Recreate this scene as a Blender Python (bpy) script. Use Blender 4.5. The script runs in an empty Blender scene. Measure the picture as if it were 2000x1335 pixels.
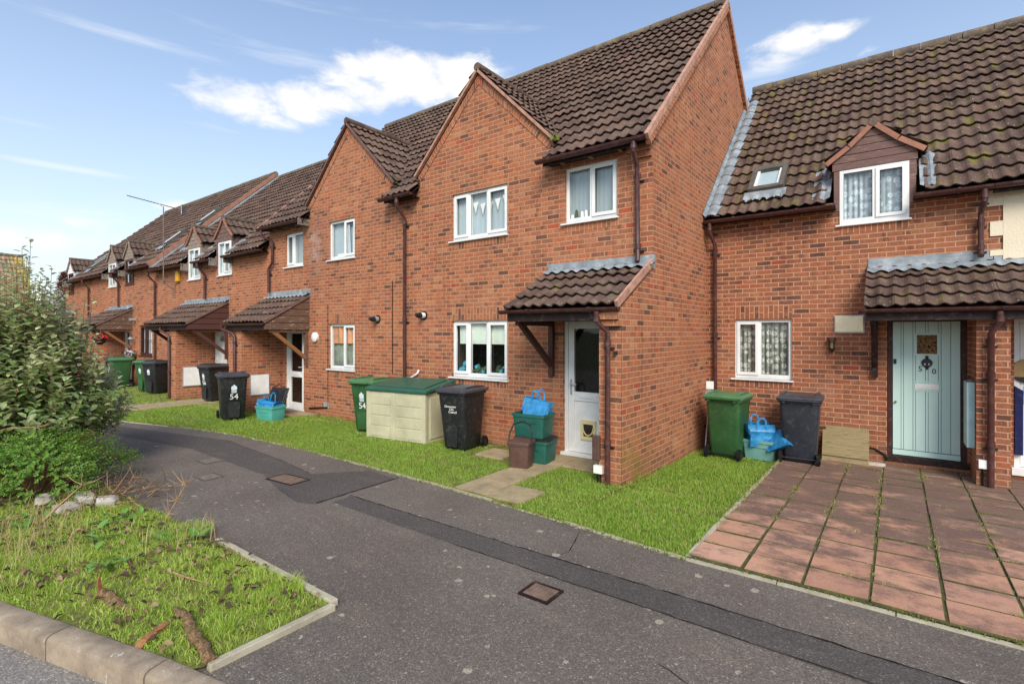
import bpy, math, random
import numpy as np
from mathutils import Vector, Matrix
R = math.radians
random.seed(7); rng = np.random.default_rng(7)
scene = bpy.context.scene
col = scene.collection

# ---------------------------------------------------------------- camera
CAMH = 1.93
cd = bpy.data.cameras.new('camera'); cam = bpy.data.objects.new('camera', cd); col.objects.link(cam)
cam.location = (0, 0, CAMH); cam.rotation_euler = (R(90), 0, math.atan2(.6, .8))
cd.lens = 18; cd.sensor_width = 36; cd.shift_y = -.0088; cd.clip_end = 3000; cd.clip_start = .05
scene.camera = cam
# ---------------------------------------------------------------- light
SUN = Vector((.52, -.62, .62)).normalized()
sd = bpy.data.lights.new('sun', 'SUN'); so = bpy.data.objects.new('sun', sd); col.objects.link(so)
sd.energy = 1.7; sd.angle = R(28); sd.color = (1, .92, .8)
so.rotation_euler = SUN.to_track_quat('Z', 'Y').to_euler(); so.location = (20, -20, 30)
scene.view_settings.view_transform = 'Standard'; scene.view_settings.look = 'None'
scene.view_settings.exposure = 1.18; scene.view_settings.gamma = 1; scene.view_settings.use_curve_mapping = False
scene.render.engine = 'CYCLES'

# ---------------------------------------------------------------- node helpers
class NT:
    def __init__(s, tree): s.t = tree; s.n = tree.nodes; s.l = tree.links
    def new(s, typ, **kw):
        n = s.n.new(typ)
        for k, v in kw.items(): setattr(n, k, v)
        return n
    def put(s, sock, v):
        if v is None: return
        if hasattr(v, 'is_output') or hasattr(v, 'links'): s.l.new(v, sock)
        else:
            if isinstance(v, (tuple, list)) and len(v) == 3 and len(sock.default_value) == 4: v = (*v, 1)
            sock.default_value = v
    def math(s, op, a, b=None, c=None, clamp=False):
        n = s.new('ShaderNodeMath', operation=op, use_clamp=clamp)
        s.put(n.inputs[0], a); s.put(n.inputs[1], b); s.put(n.inputs[2], c); return n.outputs[0]
    def vmath(s, op, a, b=None):
        n = s.new('ShaderNodeVectorMath', operation=op); s.put(n.inputs[0], a); s.put(n.inputs[1], b)
        return n.outputs['Value'] if op in ('DOT_PRODUCT', 'LENGTH', 'DISTANCE') else n.outputs[0]
    def noise(s, vec, scale, detail=3, rough=.5, dim='3D', dist=0):
        n = s.new('ShaderNodeTexNoise', noise_dimensions=dim); s.put(n.inputs['Vector'], vec)
        n.inputs['Scale'].default_value = scale; n.inputs['Detail'].default_value = detail
        n.inputs['Roughness'].default_value = rough; n.inputs['Distortion'].default_value = dist
        return n.outputs['Fac']
    def voro(s, vec, scale, feature='F1', out='Distance', rnd=1, dim='3D'):
        n = s.new('ShaderNodeTexVoronoi', feature=feature, voronoi_dimensions=dim); s.put(n.inputs['Vector'], vec)
        n.inputs['Scale'].default_value = scale; n.inputs['Randomness'].default_value = rnd
        return n.outputs[out]
    def step(s, x, a, b, c=0., d=1.):
        n = s.new('ShaderNodeMapRange', interpolation_type='SMOOTHSTEP'); s.put(n.inputs[0], x)
        for i, v in enumerate((a, b, c, d)): n.inputs[i + 1].default_value = v
        return n.outputs[0]
    def mix(s, fac, a, b, mode='MIX'):
        n = s.new('ShaderNodeMix', data_type='RGBA', blend_type=mode)
        s.put(n.inputs[0], fac); s.put(n.inputs[6], a); s.put(n.inputs[7], b); return n.outputs[2]
    def ramp(s, fac, stops, interp='LINEAR'):
        n = s.new('ShaderNodeValToRGB'); e = n.color_ramp; e.interpolation = interp
        while len(e.elements) > 1: e.elements.remove(e.elements[-1])
        for i, (p, c) in enumerate(stops):
            el = e.elements[0] if i == 0 else e.elements.new(p)
            el.position = p; el.color = (*c, 1) if len(c) == 3 else c
        s.put(n.inputs[0], fac); return n.outputs[0]
    def sep(s, v):
        n = s.new('ShaderNodeSeparateXYZ'); s.put(n.inputs[0], v); return n.outputs
    def comb(s, x=0., y=0., z=0.):
        n = s.new('ShaderNodeCombineXYZ'); s.put(n.inputs[0], x); s.put(n.inputs[1], y); s.put(n.inputs[2], z); return n.outputs[0]
    def wnoise(s, vec, out='Value', dim='3D'):
        n = s.new('ShaderNodeTexWhiteNoise', noise_dimensions=dim); s.put(n.inputs['Vector'], vec); return n.outputs[out]
    def bump(s, h, strength=.5, dist=.01):
        n = s.new('ShaderNodeBump'); n.inputs['Strength'].default_value = strength; n.inputs['Distance'].default_value = dist
        s.put(n.inputs['Height'], h); return n.outputs[0]
    def coord(s, w='Object'): return s.new('ShaderNodeTexCoord').outputs[w]
    def pos(s): return s.new('ShaderNodeNewGeometry').outputs['Position']
    def island(s): return s.new('ShaderNodeNewGeometry').outputs['Random Per Island']

def srgb(r, g, b, k=1.):
    f = lambda c: (c / 12.92 if c <= .04045 else ((c + .055) / 1.055) ** 2.4) * k
    return (f(r / 255), f(g / 255), f(b / 255))

MATS = {}
def newmat(name):
    m = bpy.data.materials.new(name); m.use_nodes = True
    t = NT(m.node_tree); b = m.node_tree.nodes['Principled BSDF']; MATS[name] = m
    return m, t, b
def simple(name, c, rough=.5, spec=.4, var=.12, vscale=6, bump=0, bscale=60, metal=0):
    """plain painted/plastic surface with uneven tone and a little grime"""
    m, t, b = newmat(name); o = t.pos()
    n = t.noise(o, vscale, 5, .6)
    c2 = tuple(x * (1 - var * 2) for x in c); c3 = tuple(min(1, x * (1 + var)) for x in c)
    cc = t.ramp(n, [(.3, c2), (.7, c3)]); lum = sum(c) / 3
    dirt = t.math('MULTIPLY', t.step(t.noise(o, 13, 6, .72), .5, .72), min(.35, var * 1.6))
    cc = t.mix(dirt, cc, srgb(128, 118, 104) if lum < .12 else tuple(x * .45 for x in c))
    t.put(b.inputs['Base Color'], cc)
    t.put(b.inputs['Roughness'], t.math('MULTIPLY_ADD', n, .25, rough - .12)); b.inputs['Specular IOR Level'].default_value = spec
    b.inputs['Metallic'].default_value = metal
    if bump: t.put(b.inputs['Normal'], t.bump(t.noise(o, bscale, 4), bump, .01))
    return m

# ---------------------------------------------------------------- world: Nishita sky plus a few clouds
W = bpy.data.worlds.new('World'); scene.world = W; W.use_nodes = True
t = NT(W.node_tree); bg = W.node_tree.nodes['Background']
sky = t.new('ShaderNodeTexSky', sky_type='NISHITA', sun_disc=False)
sky.sun_elevation = math.asin(SUN.z); sky.sun_rotation = math.atan2(SUN.x, SUN.y)
sky.air_density = 1.0; sky.dust_density = 1.0; sky.ozone_density = 2.0; sky.altitude = 0
d = t.coord('Generated'); dx, dy, dz = t.sep(d)
az = t.math('ARCTAN2', dx, dy); el = t.math('ARCSINE', dz)
def ray(px, py):
    u, v = (px - 1000) / 1000, (650 - py) / 1000
    w = Vector((.8 * u - .6, .6 * u + .8, v)); return math.atan2(w.x, w.y), math.asin(w.normalized().z)
nv = t.comb(t.math('MULTIPLY', az, 1.0), t.math('MULTIPLY', el, 2.2), 0.)
fb = t.noise(nv, 11, 9, .6, dist=.25); fs = t.noise(t.comb(t.math('MULTIPLY', az, .8), t.math('MULTIPLY', el, 9.), 3.), 5, 6, .6)
def clouds(lst, tex, lo, hi):
    tot = None
    for px, py, rx, ry, amp in lst:
        a0, e0 = ray(px, py); a1, e1 = ray(px + rx, py); a2, e2 = ray(px, py - ry)
        q = t.math('ADD', t.math('POWER', t.math('DIVIDE', t.math('SUBTRACT', az, a0), abs(a1 - a0)), 2.), t.math('POWER', t.math('DIVIDE', t.math('SUBTRACT', el, e0), abs(e2 - e0)), 2.))
        g = t.math('MULTIPLY', t.math('EXPONENT', t.math('MULTIPLY', q, -1.)), amp); tot = g if tot is None else t.math('MAXIMUM', tot, g)
    tot = t.math('ADD', tot, t.math('MULTIPLY_ADD', tex, 1.5, -.75))
    return t.step(tot, lo, hi)
puff = clouds([(470, 190, 110, 48, 1.0), (590, 205, 80, 48, .95), (700, 175, 110, 50, .9), (800, 155, 130, 62, 1.15), (900, 150, 105, 55, 1.15), (945, 180, 70, 50, 1.0), (650, 195, 80, 42, 1.0), (740, 130, 90, 40, .9), (540, 235, 90, 22, .7),
               (1560, 80, 95, 36, .98), (1630, 62, 70, 26, 1.0), (1510, 118, 70, 28, .85), (1690, 100, 40, 14, .6), (340, 405, 60, 22, .75), (60, 470, 200, 40, .65), (140, 430, 90, 22, .55)], fb, .34, .95)
wisp = clouds([(120, 327, 160, 9, .8), (40, 240, 130, 10, .7), (250, 75, 240, 16, .6), (560, 110, 260, 30, .5), (760, 40, 380, 20, .45), (1480, 150, 110, 20, .6), (420, 250, 80, 12, .6), (120, 450, 320, 60, .6)], fs, .25, .95)
rest = t.math('MULTIPLY', t.step(t.noise(d, 2.2, 7, .6), .48, .7), t.step(t.vmath('DOT_PRODUCT', d, (-.6, .8, 0.)), .3, .0))
hz = t.math('EXPONENT', t.math('MULTIPLY', t.math('MAXIMUM', el, 0.), -3.0))   # pale band low over the horizon
skyc = t.mix(1., sky.outputs[0], (.93, 1.17, 1.3), 'MULTIPLY')
skyc = t.mix(t.math('MULTIPLY', hz, .9), skyc, (6.2, 6.3, 6.45))
skyc = t.mix(t.math('MULTIPLY', wisp, .42), skyc, (6.2, 6.3, 6.5))
skyc = t.mix(t.math('MULTIPLY', t.math('MAXIMUM', puff, rest), t.math('MULTIPLY_ADD', fb, .5, .7)), skyc, (6.55, 6.42, 6.25))
t.put(bg.inputs[0], skyc); bg.inputs[1].default_value = .075

# ---------------------------------------------------------------- mesh builder
class MB:
    def __init__(s): s.v = []; s.f = []; s.uv = []; s.mi = []; s.mats = []
    def m(s, mat):
        if isinstance(mat, str): mat = MATS[mat]
        if mat not in s.mats: s.mats.append(mat)
        return s.mats.index(mat)
    def face(s, pts, mat, uv=None):
        i = len(s.v); s.v += [tuple(p) for p in pts]; s.f.append(tuple(range(i, i + len(pts)))); s.uv.append(uv); s.mi.append(s.m(mat))
    def idx(s, ids, mat, uv=None): s.f.append(tuple(ids)); s.uv.append(uv); s.mi.append(s.m(mat))
    def box(s, x0, x1, y0, y1, z0, z1, mat):
        p = [(x0, y0, z0), (x1, y0, z0), (x1, y1, z0), (x0, y1, z0), (x0, y0, z1), (x1, y0, z1), (x1, y1, z1), (x0, y1, z1)]
        i = len(s.v); s.v += p; k = s.m(mat)
        for q in ((0, 3, 2, 1), (4, 5, 6, 7), (0, 1, 5, 4), (1, 2, 6, 5), (2, 3, 7, 6), (3, 0, 4, 7)):
            s.f.append(tuple(i + a for a in q)); s.uv.append(None); s.mi.append(k)
    def obox(s, c, ax, ay, az, mat):
        """box from centre and three half-axis vectors"""
        c, ax, ay, az = Vector(c), Vector(ax), Vector(ay), Vector(az)
        p = [c + ax * a + ay * b + az * d for d in (-1, 1) for a, b in ((-1, -1), (1, -1), (1, 1), (-1, 1))]
        i = len(s.v); s.v += [tuple(q) for q in p]; k = s.m(mat)
        for q in ((0, 3, 2, 1), (4, 5, 6, 7), (0, 1, 5, 4), (1, 2, 6, 5), (2, 3, 7, 6), (3, 0, 4, 7)):
            s.f.append(tuple(i + a for a in q)); s.uv.append(None); s.mi.append(k)
    def beam(s, a, b, w, h, mat, up=(0, 0, 1)):
        a, b = Vector(a), Vector(b); d = (b - a); L = d.length; d.normalize()
        side = d.cross(Vector(up)).normalized(); u2 = side.cross(d)
        s.obox((a + b) / 2, d * L / 2, side * w / 2, u2 * h / 2, mat)
    def grid(s, rows, mat, close=False, uvf=None):
        i = len(s.v); n = len(rows[0]); k = s.m(mat)
        for r in rows: s.v += [tuple(p) for p in r]
        for a in range(len(rows) - 1):
            for b in range(n if close else n - 1):
                c = (b + 1) % n
                s.f.append((i + a * n + b, i + a * n + c, i + (a + 1) * n + c, i + (a + 1) * n + b)); s.mi.append(k)
                s.uv.append([uvf(a, b), uvf(a, b + 1), uvf(a + 1, b + 1), uvf(a + 1, b)] if uvf else None)
        return i
    def tube(s, pts, r, mat, n=10, caps=True):
        pts = [Vector(p) for p in pts]; rows = []
        rr = r if isinstance(r, (list, tuple)) else [r] * len(pts)
        ref = None
        for j, p in enumerate(pts):
            d = (pts[min(j + 1, len(pts) - 1)] - pts[max(j - 1, 0)]).normalized()
            if ref is None: ref = d.orthogonal().normalized()
            ref = (ref - d * ref.dot(d)).normalized(); b = d.cross(ref)
            rows.append([p + (ref * math.cos(q) + b * math.sin(q)) * rr[j] for q in [2 * math.pi * k / n for k in range(n)]])
        i = s.grid(rows, mat, True)
        if caps:
            s.idx([i + k for k in range(n)][::-1], mat); e = i + (len(rows) - 1) * n; s.idx([e + k for k in range(n)], mat)
    def prism(s, poly, axis, a, b, mat):
        """2-D polygon extruded along 'x' (poly is y,z), 'y' (x,z) or 'z' (x,y)"""
        f = {'x': lambda p, q: (q, p[0], p[1]), 'y': lambda p, q: (p[0], q, p[1]), 'z': lambda p, q: (p[0], p[1], q)}[axis]
        n = len(poly); i = len(s.v); s.v += [f(p, a) for p in poly] + [f(p, b) for p in poly]; k = s.m(mat)
        ar = sum(poly[j][0] * poly[(j + 1) % n][1] - poly[(j + 1) % n][0] * poly[j][1] for j in range(n))
        flip = (ar > 0) ^ (b < a) ^ (axis == 'y')
        fs = [tuple(range(i, i + n))[::-1], tuple(range(i + n, i + 2 * n))] + [(i + j, i + (j + 1) % n, i + n + (j + 1) % n, i + n + j) for j in range(n)]
        for q in fs: s.f.append(q if flip else q[::-1]); s.uv.append(None); s.mi.append(k)
    def loft(s, rings, mat, cap0=True, cap1=True):
        i = s.grid(rings, mat, True); n = len(rings[0])
        if cap0: s.idx([i + k for k in range(n)][::-1], mat)
        if cap1: e = i + (len(rings) - 1) * n; s.idx([e + k for k in range(n)], mat)
    def build(s, name, parent=None, off=None, smooth=0, bevel=0, label=None, split=None):
        if split is not None:                       # pieces either side of x = split become parts of their own
            out = None
            for sg in (-1, 1):
                q = MB(); q.v = s.v; q.mats = s.mats
                for f, u, m in zip(s.f, s.uv, s.mi):
                    if (sum(s.v[i][0] for i in f) / len(f) - split) * sg > 0: q.f.append(f); q.uv.append(u); q.mi.append(m)
                use = sorted({i for f in q.f for i in f}); mp = {i: k for k, i in enumerate(use)}
                q.v = [s.v[i] for i in use]; q.f = [tuple(mp[i] for i in f) for f in q.f]
                if q.f: out = q.build(name, parent, off, smooth, bevel, label)
            return out
        me = bpy.data.meshes.new(name)
        o = Vector(off) if off is not None else (OFF.get(parent.name, Vector((0, 0, 0))) if parent else Vector((0, 0, 0)))
        V = np.array(s.v, dtype=np.float64).reshape(-1, 3)
        me.from_pydata([tuple(p) for p in (V - np.array(o))], [], s.f)
        for m in s.mats: me.materials.append(m)
        me.polygons.foreach_set('material_index', s.mi)
        uvl = me.uv_layers.new(name='UVMap'); buf = np.zeros((len(me.loops), 2)); li = 0
        for fi, f in enumerate(s.f):
            u = s.uv[fi]; n = len(f)
            if u is None:
                P = V[list(f)]; a = P[1] - P[0]; b = P[-1] - P[0]
                nx = abs(a[1] * b[2] - a[2] * b[1]); ny = abs(a[2] * b[0] - a[0] * b[2]); nz = abs(a[0] * b[1] - a[1] * b[0])
                if nz > nx and nz > ny: buf[li:li + n] = P[:, :2]
                elif nx > ny: buf[li:li + n] = P[:, 1:]
                else: buf[li:li + n] = P[:, ::2]
            else: buf[li:li + n] = u
            li += n
        uvl.data.foreach_set('uv', buf.ravel())
        if smooth:
            me.polygons.foreach_set('use_smooth', [True] * len(me.polygons)); me.set_sharp_from_angle(angle=R(smooth))
        me.validate(); me.update()
        ob = bpy.data.objects.new(name, me); col.objects.link(ob)
        if parent: ob.parent = parent; OFF[ob.name] = o
        if bevel:
            md = ob.modifiers.new('bevel', 'BEVEL'); md.width = bevel; md.segments = 2; md.limit_method = 'ANGLE'
        if label: ob['label'] = label
        return ob
OFF = {}
def thing(name, label, cat, loc=(0, 0, 0), rotz=0, group=None, world=False):
    o = bpy.data.objects.new(name, None); col.objects.link(o); o.location = loc; o.rotation_euler = (0, 0, rotz)
    o.empty_display_size = .2; o['label'] = label; o['category'] = cat
    if group: o['group'] = group
    OFF[o.name] = Vector(loc) if world else Vector((0, 0, 0))
    return o
def tag(o, label, cat, group=None):
    o['label'] = label; o['category'] = cat
    if group: o['group'] = group
    return o
def kind(o, k): o['kind'] = k; return o
def copy_thing(src, loc, rotz, label):
    c = src.copy(); col.objects.link(c); c.location = loc; c.rotation_euler = (0, 0, rotz); c['label'] = label
    for ch in src.children:
        k = ch.copy(); col.objects.link(k); k.parent = c
        for g in ch.children:
            q = g.copy(); col.objects.link(q); q.parent = k
    return c
def rrect(cx, cy, hx, hy, r, z, n=3):
    pts = []
    for sx, sy, a0 in ((1, 1, 0), (-1, 1, 90), (-1, -1, 180), (1, -1, 270)):
        for k in range(n + 1):
            a = R(a0 + 90 * k / n); pts.append((cx + sx * (hx - r) + r * math.cos(a), cy + sy * (hy - r) + r * math.sin(a), z))
    return pts
def text_mesh(s, size, mat, font_extrude=.002):
    cu = bpy.data.curves.new('lettering', 'FONT'); cu.body = s; cu.size = size; cu.extrude = font_extrude; cu.align_x = 'CENTER'; cu.align_y = 'CENTER'; cu.resolution_u = 3
    to = bpy.data.objects.new('lettering', cu); col.objects.link(to)
    bpy.context.view_layer.update()
    me = bpy.data.meshes.new_from_object(to.evaluated_get(bpy.context.evaluated_depsgraph_get()))
    bpy.data.objects.remove(to); bpy.data.curves.remove(cu)
    me.materials.clear(); me.materials.append(MATS[mat] if isinstance(mat, str) else mat); return me
def text(s, size, mat, parent, loc, rot, name='number'):
    me = text_mesh(s, size, mat); ob = bpy.data.objects.new(name, me); col.objects.link(ob); ob.parent = parent
    ob.location = loc; ob.rotation_euler = rot; return ob
# ================================================================ materials
def brick_mat(name, moss=False, k=.9, dark=0.):
    m, t, b = newmat(name)
    uv = t.coord('UV'); u, v, _ = t.sep(uv); P = t.pos()
    wob = t.noise(P, 9, 2); wob2 = t.noise(t.vmath('ADD', P, (7.3, 1.1, 4.2)), 9, 2)
    u = t.math('ADD', u, t.math('MULTIPLY_ADD', wob, .008, -.004)); v = t.math('ADD', v, t.math('MULTIPLY_ADD', wob2, .006, -.003))
    vr = t.math('DIVIDE', v, .075); row = t.math('FLOOR', vr); fv = t.math('FRACT', vr)
    ur = t.math('ADD', t.math('DIVIDE', u, .225), t.math('MULTIPLY', t.math('FLOORED_MODULO', row, 2.), .5))
    cl_ = t.math('FLOOR', ur); fu = t.math('FRACT', ur)
    dv = t.math('MULTIPLY', t.math('MINIMUM', fv, t.math('SUBTRACT', 1., fv)), .075)
    du = t.math('MULTIPLY', t.math('MINIMUM', fu, t.math('SUBTRACT', 1., fu)), .225)
    dd = t.math('MINIMUM', dv, du); dd = t.math('ADD', dd, t.math('MULTIPLY_ADD', t.noise(P, 70, 3), .006, -.003))
    mask = t.step(dd, .0052, .0086)                      # 1 = brick, 0 = mortar
    idv = t.comb(cl_, row, 0.)
    h1 = t.wnoise(idv); h2 = t.wnoise(t.comb(cl_, row, 5.3)); h3 = t.wnoise(t.comb(cl_, row, 9.1))
    c = t.ramp(h1, [(0, srgb(186, 116, 80, k)), (.2, srgb(194, 120, 82, k)), (.38, srgb(178, 110, 80, k)), (.52, srgb(166, 102, 74, k)), (.62, srgb(192, 110, 72, k)),
                    (.72, srgb(184, 122, 90, k)), (.82, srgb(150, 98, 74, k)), (.89, srgb(200, 136, 96, k)), (.94, srgb(108, 74, 62, k)), (.982, srgb(186, 86, 58, k))], 'CONSTANT')
    # kiss marks: each brick burnt darker over one third of its face
    seg = t.math('FLOOR', t.math('ADD', t.math('MULTIPLY', fu, 3.), t.math('MULTIPLY', h3, .8)))
    hs = t.wnoise(t.comb(cl_, row, t.math('ADD', seg, 20.)))
    burn = t.math('MULTIPLY', t.step(hs, .66, .82), t.step(h2, .25, .6))
    burn = t.math('MULTIPLY', burn, t.step(t.noise(P, 28, 4), .32, .58))
    burn = t.math('MULTIPLY', burn, t.step(t.noise(P, .8, 3), .36, .6, .35, 1.))
    c = t.mix(t.math('MULTIPLY', burn, .74), c, srgb(80, 56, 48))
    if dark: c = t.mix(dark, c, t.mix(1., c, (.55, .5, .52), 'MULTIPLY'))
    g = t.noise(P, 55, 5, .7)
    c = t.mix(.8, c, t.mix(1., c, t.ramp(g, [(.25, (.5, .48, .48)), (.52, (1, 1, 1)), (.8, (1.35, 1.35, 1.35))]), 'MULTIPLY'))
    mo = t.noise(P, 19, 4, .65); c = t.mix(t.step(mo, .52, .66, 0, .5), c, srgb(112, 76, 62)); c = t.mix(t.step(mo, .44, .32, 0, .3), c, srgb(206, 138, 100))
    big = t.noise(P, .55, 4, .6)                        # weathering in metre-sized patches
    c = t.mix(t.step(big, .42, .68, 0, .55), c, t.mix(1., c, (.72, .66, .66), 'MULTIPLY'))
    c = t.mix(t.step(t.noise(P, 1.7, 5, .65), .6, .74, 0, .30), c, srgb(196, 150, 128))
    mort = t.mix(t.noise(P, 1.3, 4), srgb(216, 168, 130, k), srgb(190, 140, 106, k))
    if dark: mort = t.mix(.7, mort, srgb(210, 164, 134, k))
    # where the wall has been washed by spray the joints are paler
    c = t.mix(t.math('SUBTRACT', 1., mask), c, mort)
    x, y, z = t.sep(P)
    c = t.mix(.16, c, srgb(142, 106, 90, k))
    ex = t.vmath('LENGTH', t.vmath('MULTIPLY', t.vmath('SUBTRACT', P, (-11.1, 6.95, 4.0)), (1.5, .6, .9)))      # salts bloom below the eave of the left gable
    c = t.mix(t.math('MULTIPLY', t.step(ex, .75, .1), t.step(t.noise(P, 5, 5, .7), .42, .62, 0, .6)), c, srgb(206, 176, 164)); c = t.mix(t.math('MULTIPLY', t.step(ex, 1.3, .3), .28), c, srgb(96, 70, 62))
    st = t.noise(t.vmath('MULTIPLY', P, (2.6, 2.6, .35)), 1.6, 5, .65)     # rain streaks and damp patches
    c = t.mix(t.step(st, .52, .72, 0, .5), c, t.mix(1., c, (.66, .62, .6), 'MULTIPLY'))
    c = t.mix(t.math('MULTIPLY', t.step(t.math('ADD', z, t.math('MULTIPLY', t.noise(P, 1.5, 4), .9)), .75, .35), .35), c, srgb(112, 88, 66))
    if moss:
        mk = t.math('MULTIPLY', t.step(z, .85, .25), t.step(y, 7.3, 6.1)); mk = t.math('MULTIPLY', mk, t.step(t.noise(P, 4, 5, .65), .38, .6))
        c = t.mix(t.math('MULTIPLY', mk, .6), c, srgb(128, 112, 42))
    t.put(b.inputs['Base Color'], c); b.inputs['Roughness'].default_value = .88; b.inputs['Specular IOR Level'].default_value = .2
    h = t.math('ADD', t.math('MULTIPLY', mask, .7), t.math('MULTIPLY', g, .35))
    t.put(b.inputs['Normal'], t.bump(h, .7, .008))
    return m
brick_mat('brick'); brick_mat('brick_moss', True); brick_mat('brick_brown', False, .88, .42)

def tile_mat(name, moss=0., pale=1., far=False):
    m, t, b = newmat(name); uv = t.coord('UV'); u, v, _ = t.sep(uv); P = t.pos()
    cu = t.math('FLOOR', t.math('DIVIDE', u, .32)); rv = t.math('FLOOR', t.math('DIVIDE', v, .345))
    h = t.wnoise(t.comb(cu, rv, 1.))
    c = t.ramp(h, [(0, srgb(84, 66, 60)), (.35, srgb(100, 79, 71)), (.65, srgb(76, 60, 55)), (.9, srgb(114, 90, 78)), (1, srgb(68, 54, 51))])
    n1 = t.noise(P, 3, 6, .65); n2 = t.noise(P, 26, 5, .7)
    c = t.mix(t.step(n1, .42, .68, 0, .6), c, srgb(120, 102, 88))
    c = t.mix(t.step(n2, .56, .70, 0, .6 * pale), c, srgb(150, 136, 122))       # lichen bloom
    sp = t.voro(P, 16); rs = t.voro(P, 16, out='Color')
    c = t.mix(t.math('MULTIPLY', t.step(sp, .17, .1), t.step(t.sep(rs)[0], .80, .86, 0, .8 * pale)), c, srgb(200, 192, 180))
    if moss:
        mk = t.step(t.noise(t.vmath('MULTIPLY', P, (3., 1., 1.)), 2.2, 5, .6), .62 - .12 * moss, .74)
        c = t.mix(t.math('MULTIPLY', mk, .8), c, srgb(116, 112, 38))
    t.put(b.inputs['Base Color'], c); b.inputs['Roughness'].default_value = .92; b.inputs['Specular IOR Level'].default_value = .15
    t.put(b.inputs['Normal'], t.bump(t.math('ADD', n2, t.math('MULTIPLY', t.noise(P, 90, 3), .5)), .35, .01))
    return m
tile_mat('tile'); tile_mat('tile_moss', .75, 1.2); tile_mat('tile_porch', .45, 1.2)
def ridge_mat():
    m, t, b = newmat('ridge_tile'); P = t.pos(); n = t.noise(P, 4, 6, .7); f = t.noise(P, 22, 5, .7)
    c = t.ramp(n, [(.3, srgb(78, 66, 60)), (.52, srgb(104, 90, 78)), (.66, srgb(136, 116, 76)), (.78, srgb(152, 124, 58))])
    c = t.mix(t.step(f, .52, .7, 0, .6), c, srgb(140, 132, 116))
    t.put(b.inputs['Base Color'], c); b.inputs['Roughness'].default_value = .9; t.put(b.inputs['Normal'], t.bump(f, .4, .01))
ridge_mat()
def farroof_mat():
    m, t, b = newmat('far_tile'); uv = t.coord('UV'); u, v, _ = t.sep(uv); P = t.pos()
    h = t.wnoise(t.comb(t.math('FLOOR', t.math('DIVIDE', u, .32)), t.math('FLOOR', t.math('DIVIDE', v, .345)), 1.))
    c = t.ramp(h, [(0, srgb(150, 124, 104)), (.5, srgb(126, 104, 90)), (1, srgb(170, 142, 116))])
    edge = t.math('MAXIMUM', t.step(v, 5.2, 6.3), t.step(u, 6.5, 7.6))
    c = t.mix(t.math('MULTIPLY', edge, t.step(t.noise(P, 1.6, 4), .3, .55)), c, srgb(190, 158, 40))
    t.put(b.inputs['Base Color'], c); b.inputs['Roughness'].default_value = .9
farroof_mat()

def lead():
    m, t, b = newmat('lead'); P = t.pos(); n = t.noise(P, 5, 6, .65); s = t.noise(t.vmath('MULTIPLY', P, (1., 1., 6.)), 9, 4)
    c = t.ramp(n, [(.3, srgb(112, 120, 126)), (.55, srgb(148, 155, 160)), (.75, srgb(184, 189, 192))])
    c = t.mix(t.step(s, .55, .75, 0, .5), c, srgb(104, 110, 116))
    t.put(b.inputs['Base Color'], c); b.inputs['Roughness'].default_value = .5; b.inputs['Metallic'].default_value = .15; t.put(b.inputs['Normal'], t.bump(n, .5, .02))
lead()
simple('upvc', srgb(232, 232, 230), .35, .5, .06, 3)
simple('brown_plastic', srgb(78, 44, 42), .42, .5, .2, 5)
simple('brown_dark', srgb(44, 26, 24), .6, .3, .2, 4)
simple('window_brown', srgb(74, 40, 36), .5, .4, .15, 5)
simple('verge_mortar', srgb(186, 142, 122), .85, .2, .18, 9, .4, 40)
simple('barge', srgb(160, 112, 92), .7, .3, .15, 7, .2, 40)
simple('grey_plastic', srgb(150, 150, 148), .5, .4, .1)
simple('white_plastic', srgb(236, 234, 230), .4, .4, .06)
simple('black_plastic', srgb(26, 26, 28), .45, .5, .1)
simple('steel', srgb(226, 208, 176), .3, .5, .12, 3, metal=.7)
simple('brass', srgb(170, 130, 60), .35, .5, .1, metal=.8)
simple('alloy', srgb(190, 192, 196), .4, .5, .1, metal=.6)
simple('yellow_plastic', srgb(214, 160, 30), .45, .4, .1)
simple('cream_plastic', srgb(228, 214, 160), .5, .4, .08)
simple('dark_grey_metal', srgb(92, 86, 78), .6, .4, .15)
simple('stone_sill', srgb(150, 140, 128), .85, .2, .2, 8, .3, 50)
def timber(name, c1, c2, peel=None):
    m, t, b = newmat(name); P = t.pos(); x, y, z = t.sep(P)
    n = t.noise(t.vmath('MULTIPLY', P, (2., 2., 30.)), 3, 5, .65)
    c = t.ramp(n, [(.3, c1), (.7, c2)])
    if peel: c = t.mix(t.step(t.noise(t.vmath('MULTIPLY', P, (2., 2., 9.)), 4, 5, .7), .56, .66), c, peel)
    t.put(b.inputs['Base Color'], c); b.inputs['Roughness'].default_value = .75; t.put(b.inputs['Normal'], t.bump(n, .3, .01))
timber('board_brown', srgb(96, 72, 66), srgb(122, 92, 84), srgb(150, 122, 108))
timber('board_dark', srgb(68, 40, 34), srgb(88, 52, 42))
timber('board_worn', srgb(84, 58, 46), srgb(112, 84, 66), srgb(176, 158, 140))
timber('board_grey', srgb(120, 104, 90), srgb(156, 138, 122), srgb(180, 164, 148))
timber('brace_oak', srgb(122, 78, 44), srgb(150, 100, 60))
timber('board_white', srgb(226, 226, 226), srgb(240, 240, 240))
timber('ply', srgb(126, 108, 74), srgb(156, 138, 100), srgb(110, 104, 66))
def render_mat():
    m, t, b = newmat('cream_render'); P = t.pos(); n = t.noise(P, 38, 6, .7)
    c = t.mix(t.noise(P, 1.2, 4), srgb(218, 204, 176), srgb(234, 222, 198))
    t.put(b.inputs['Base Color'], c); b.inputs['Roughness'].default_value = .9; t.put(b.inputs['Normal'], t.bump(n, .6, .012))
render_mat()
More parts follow.
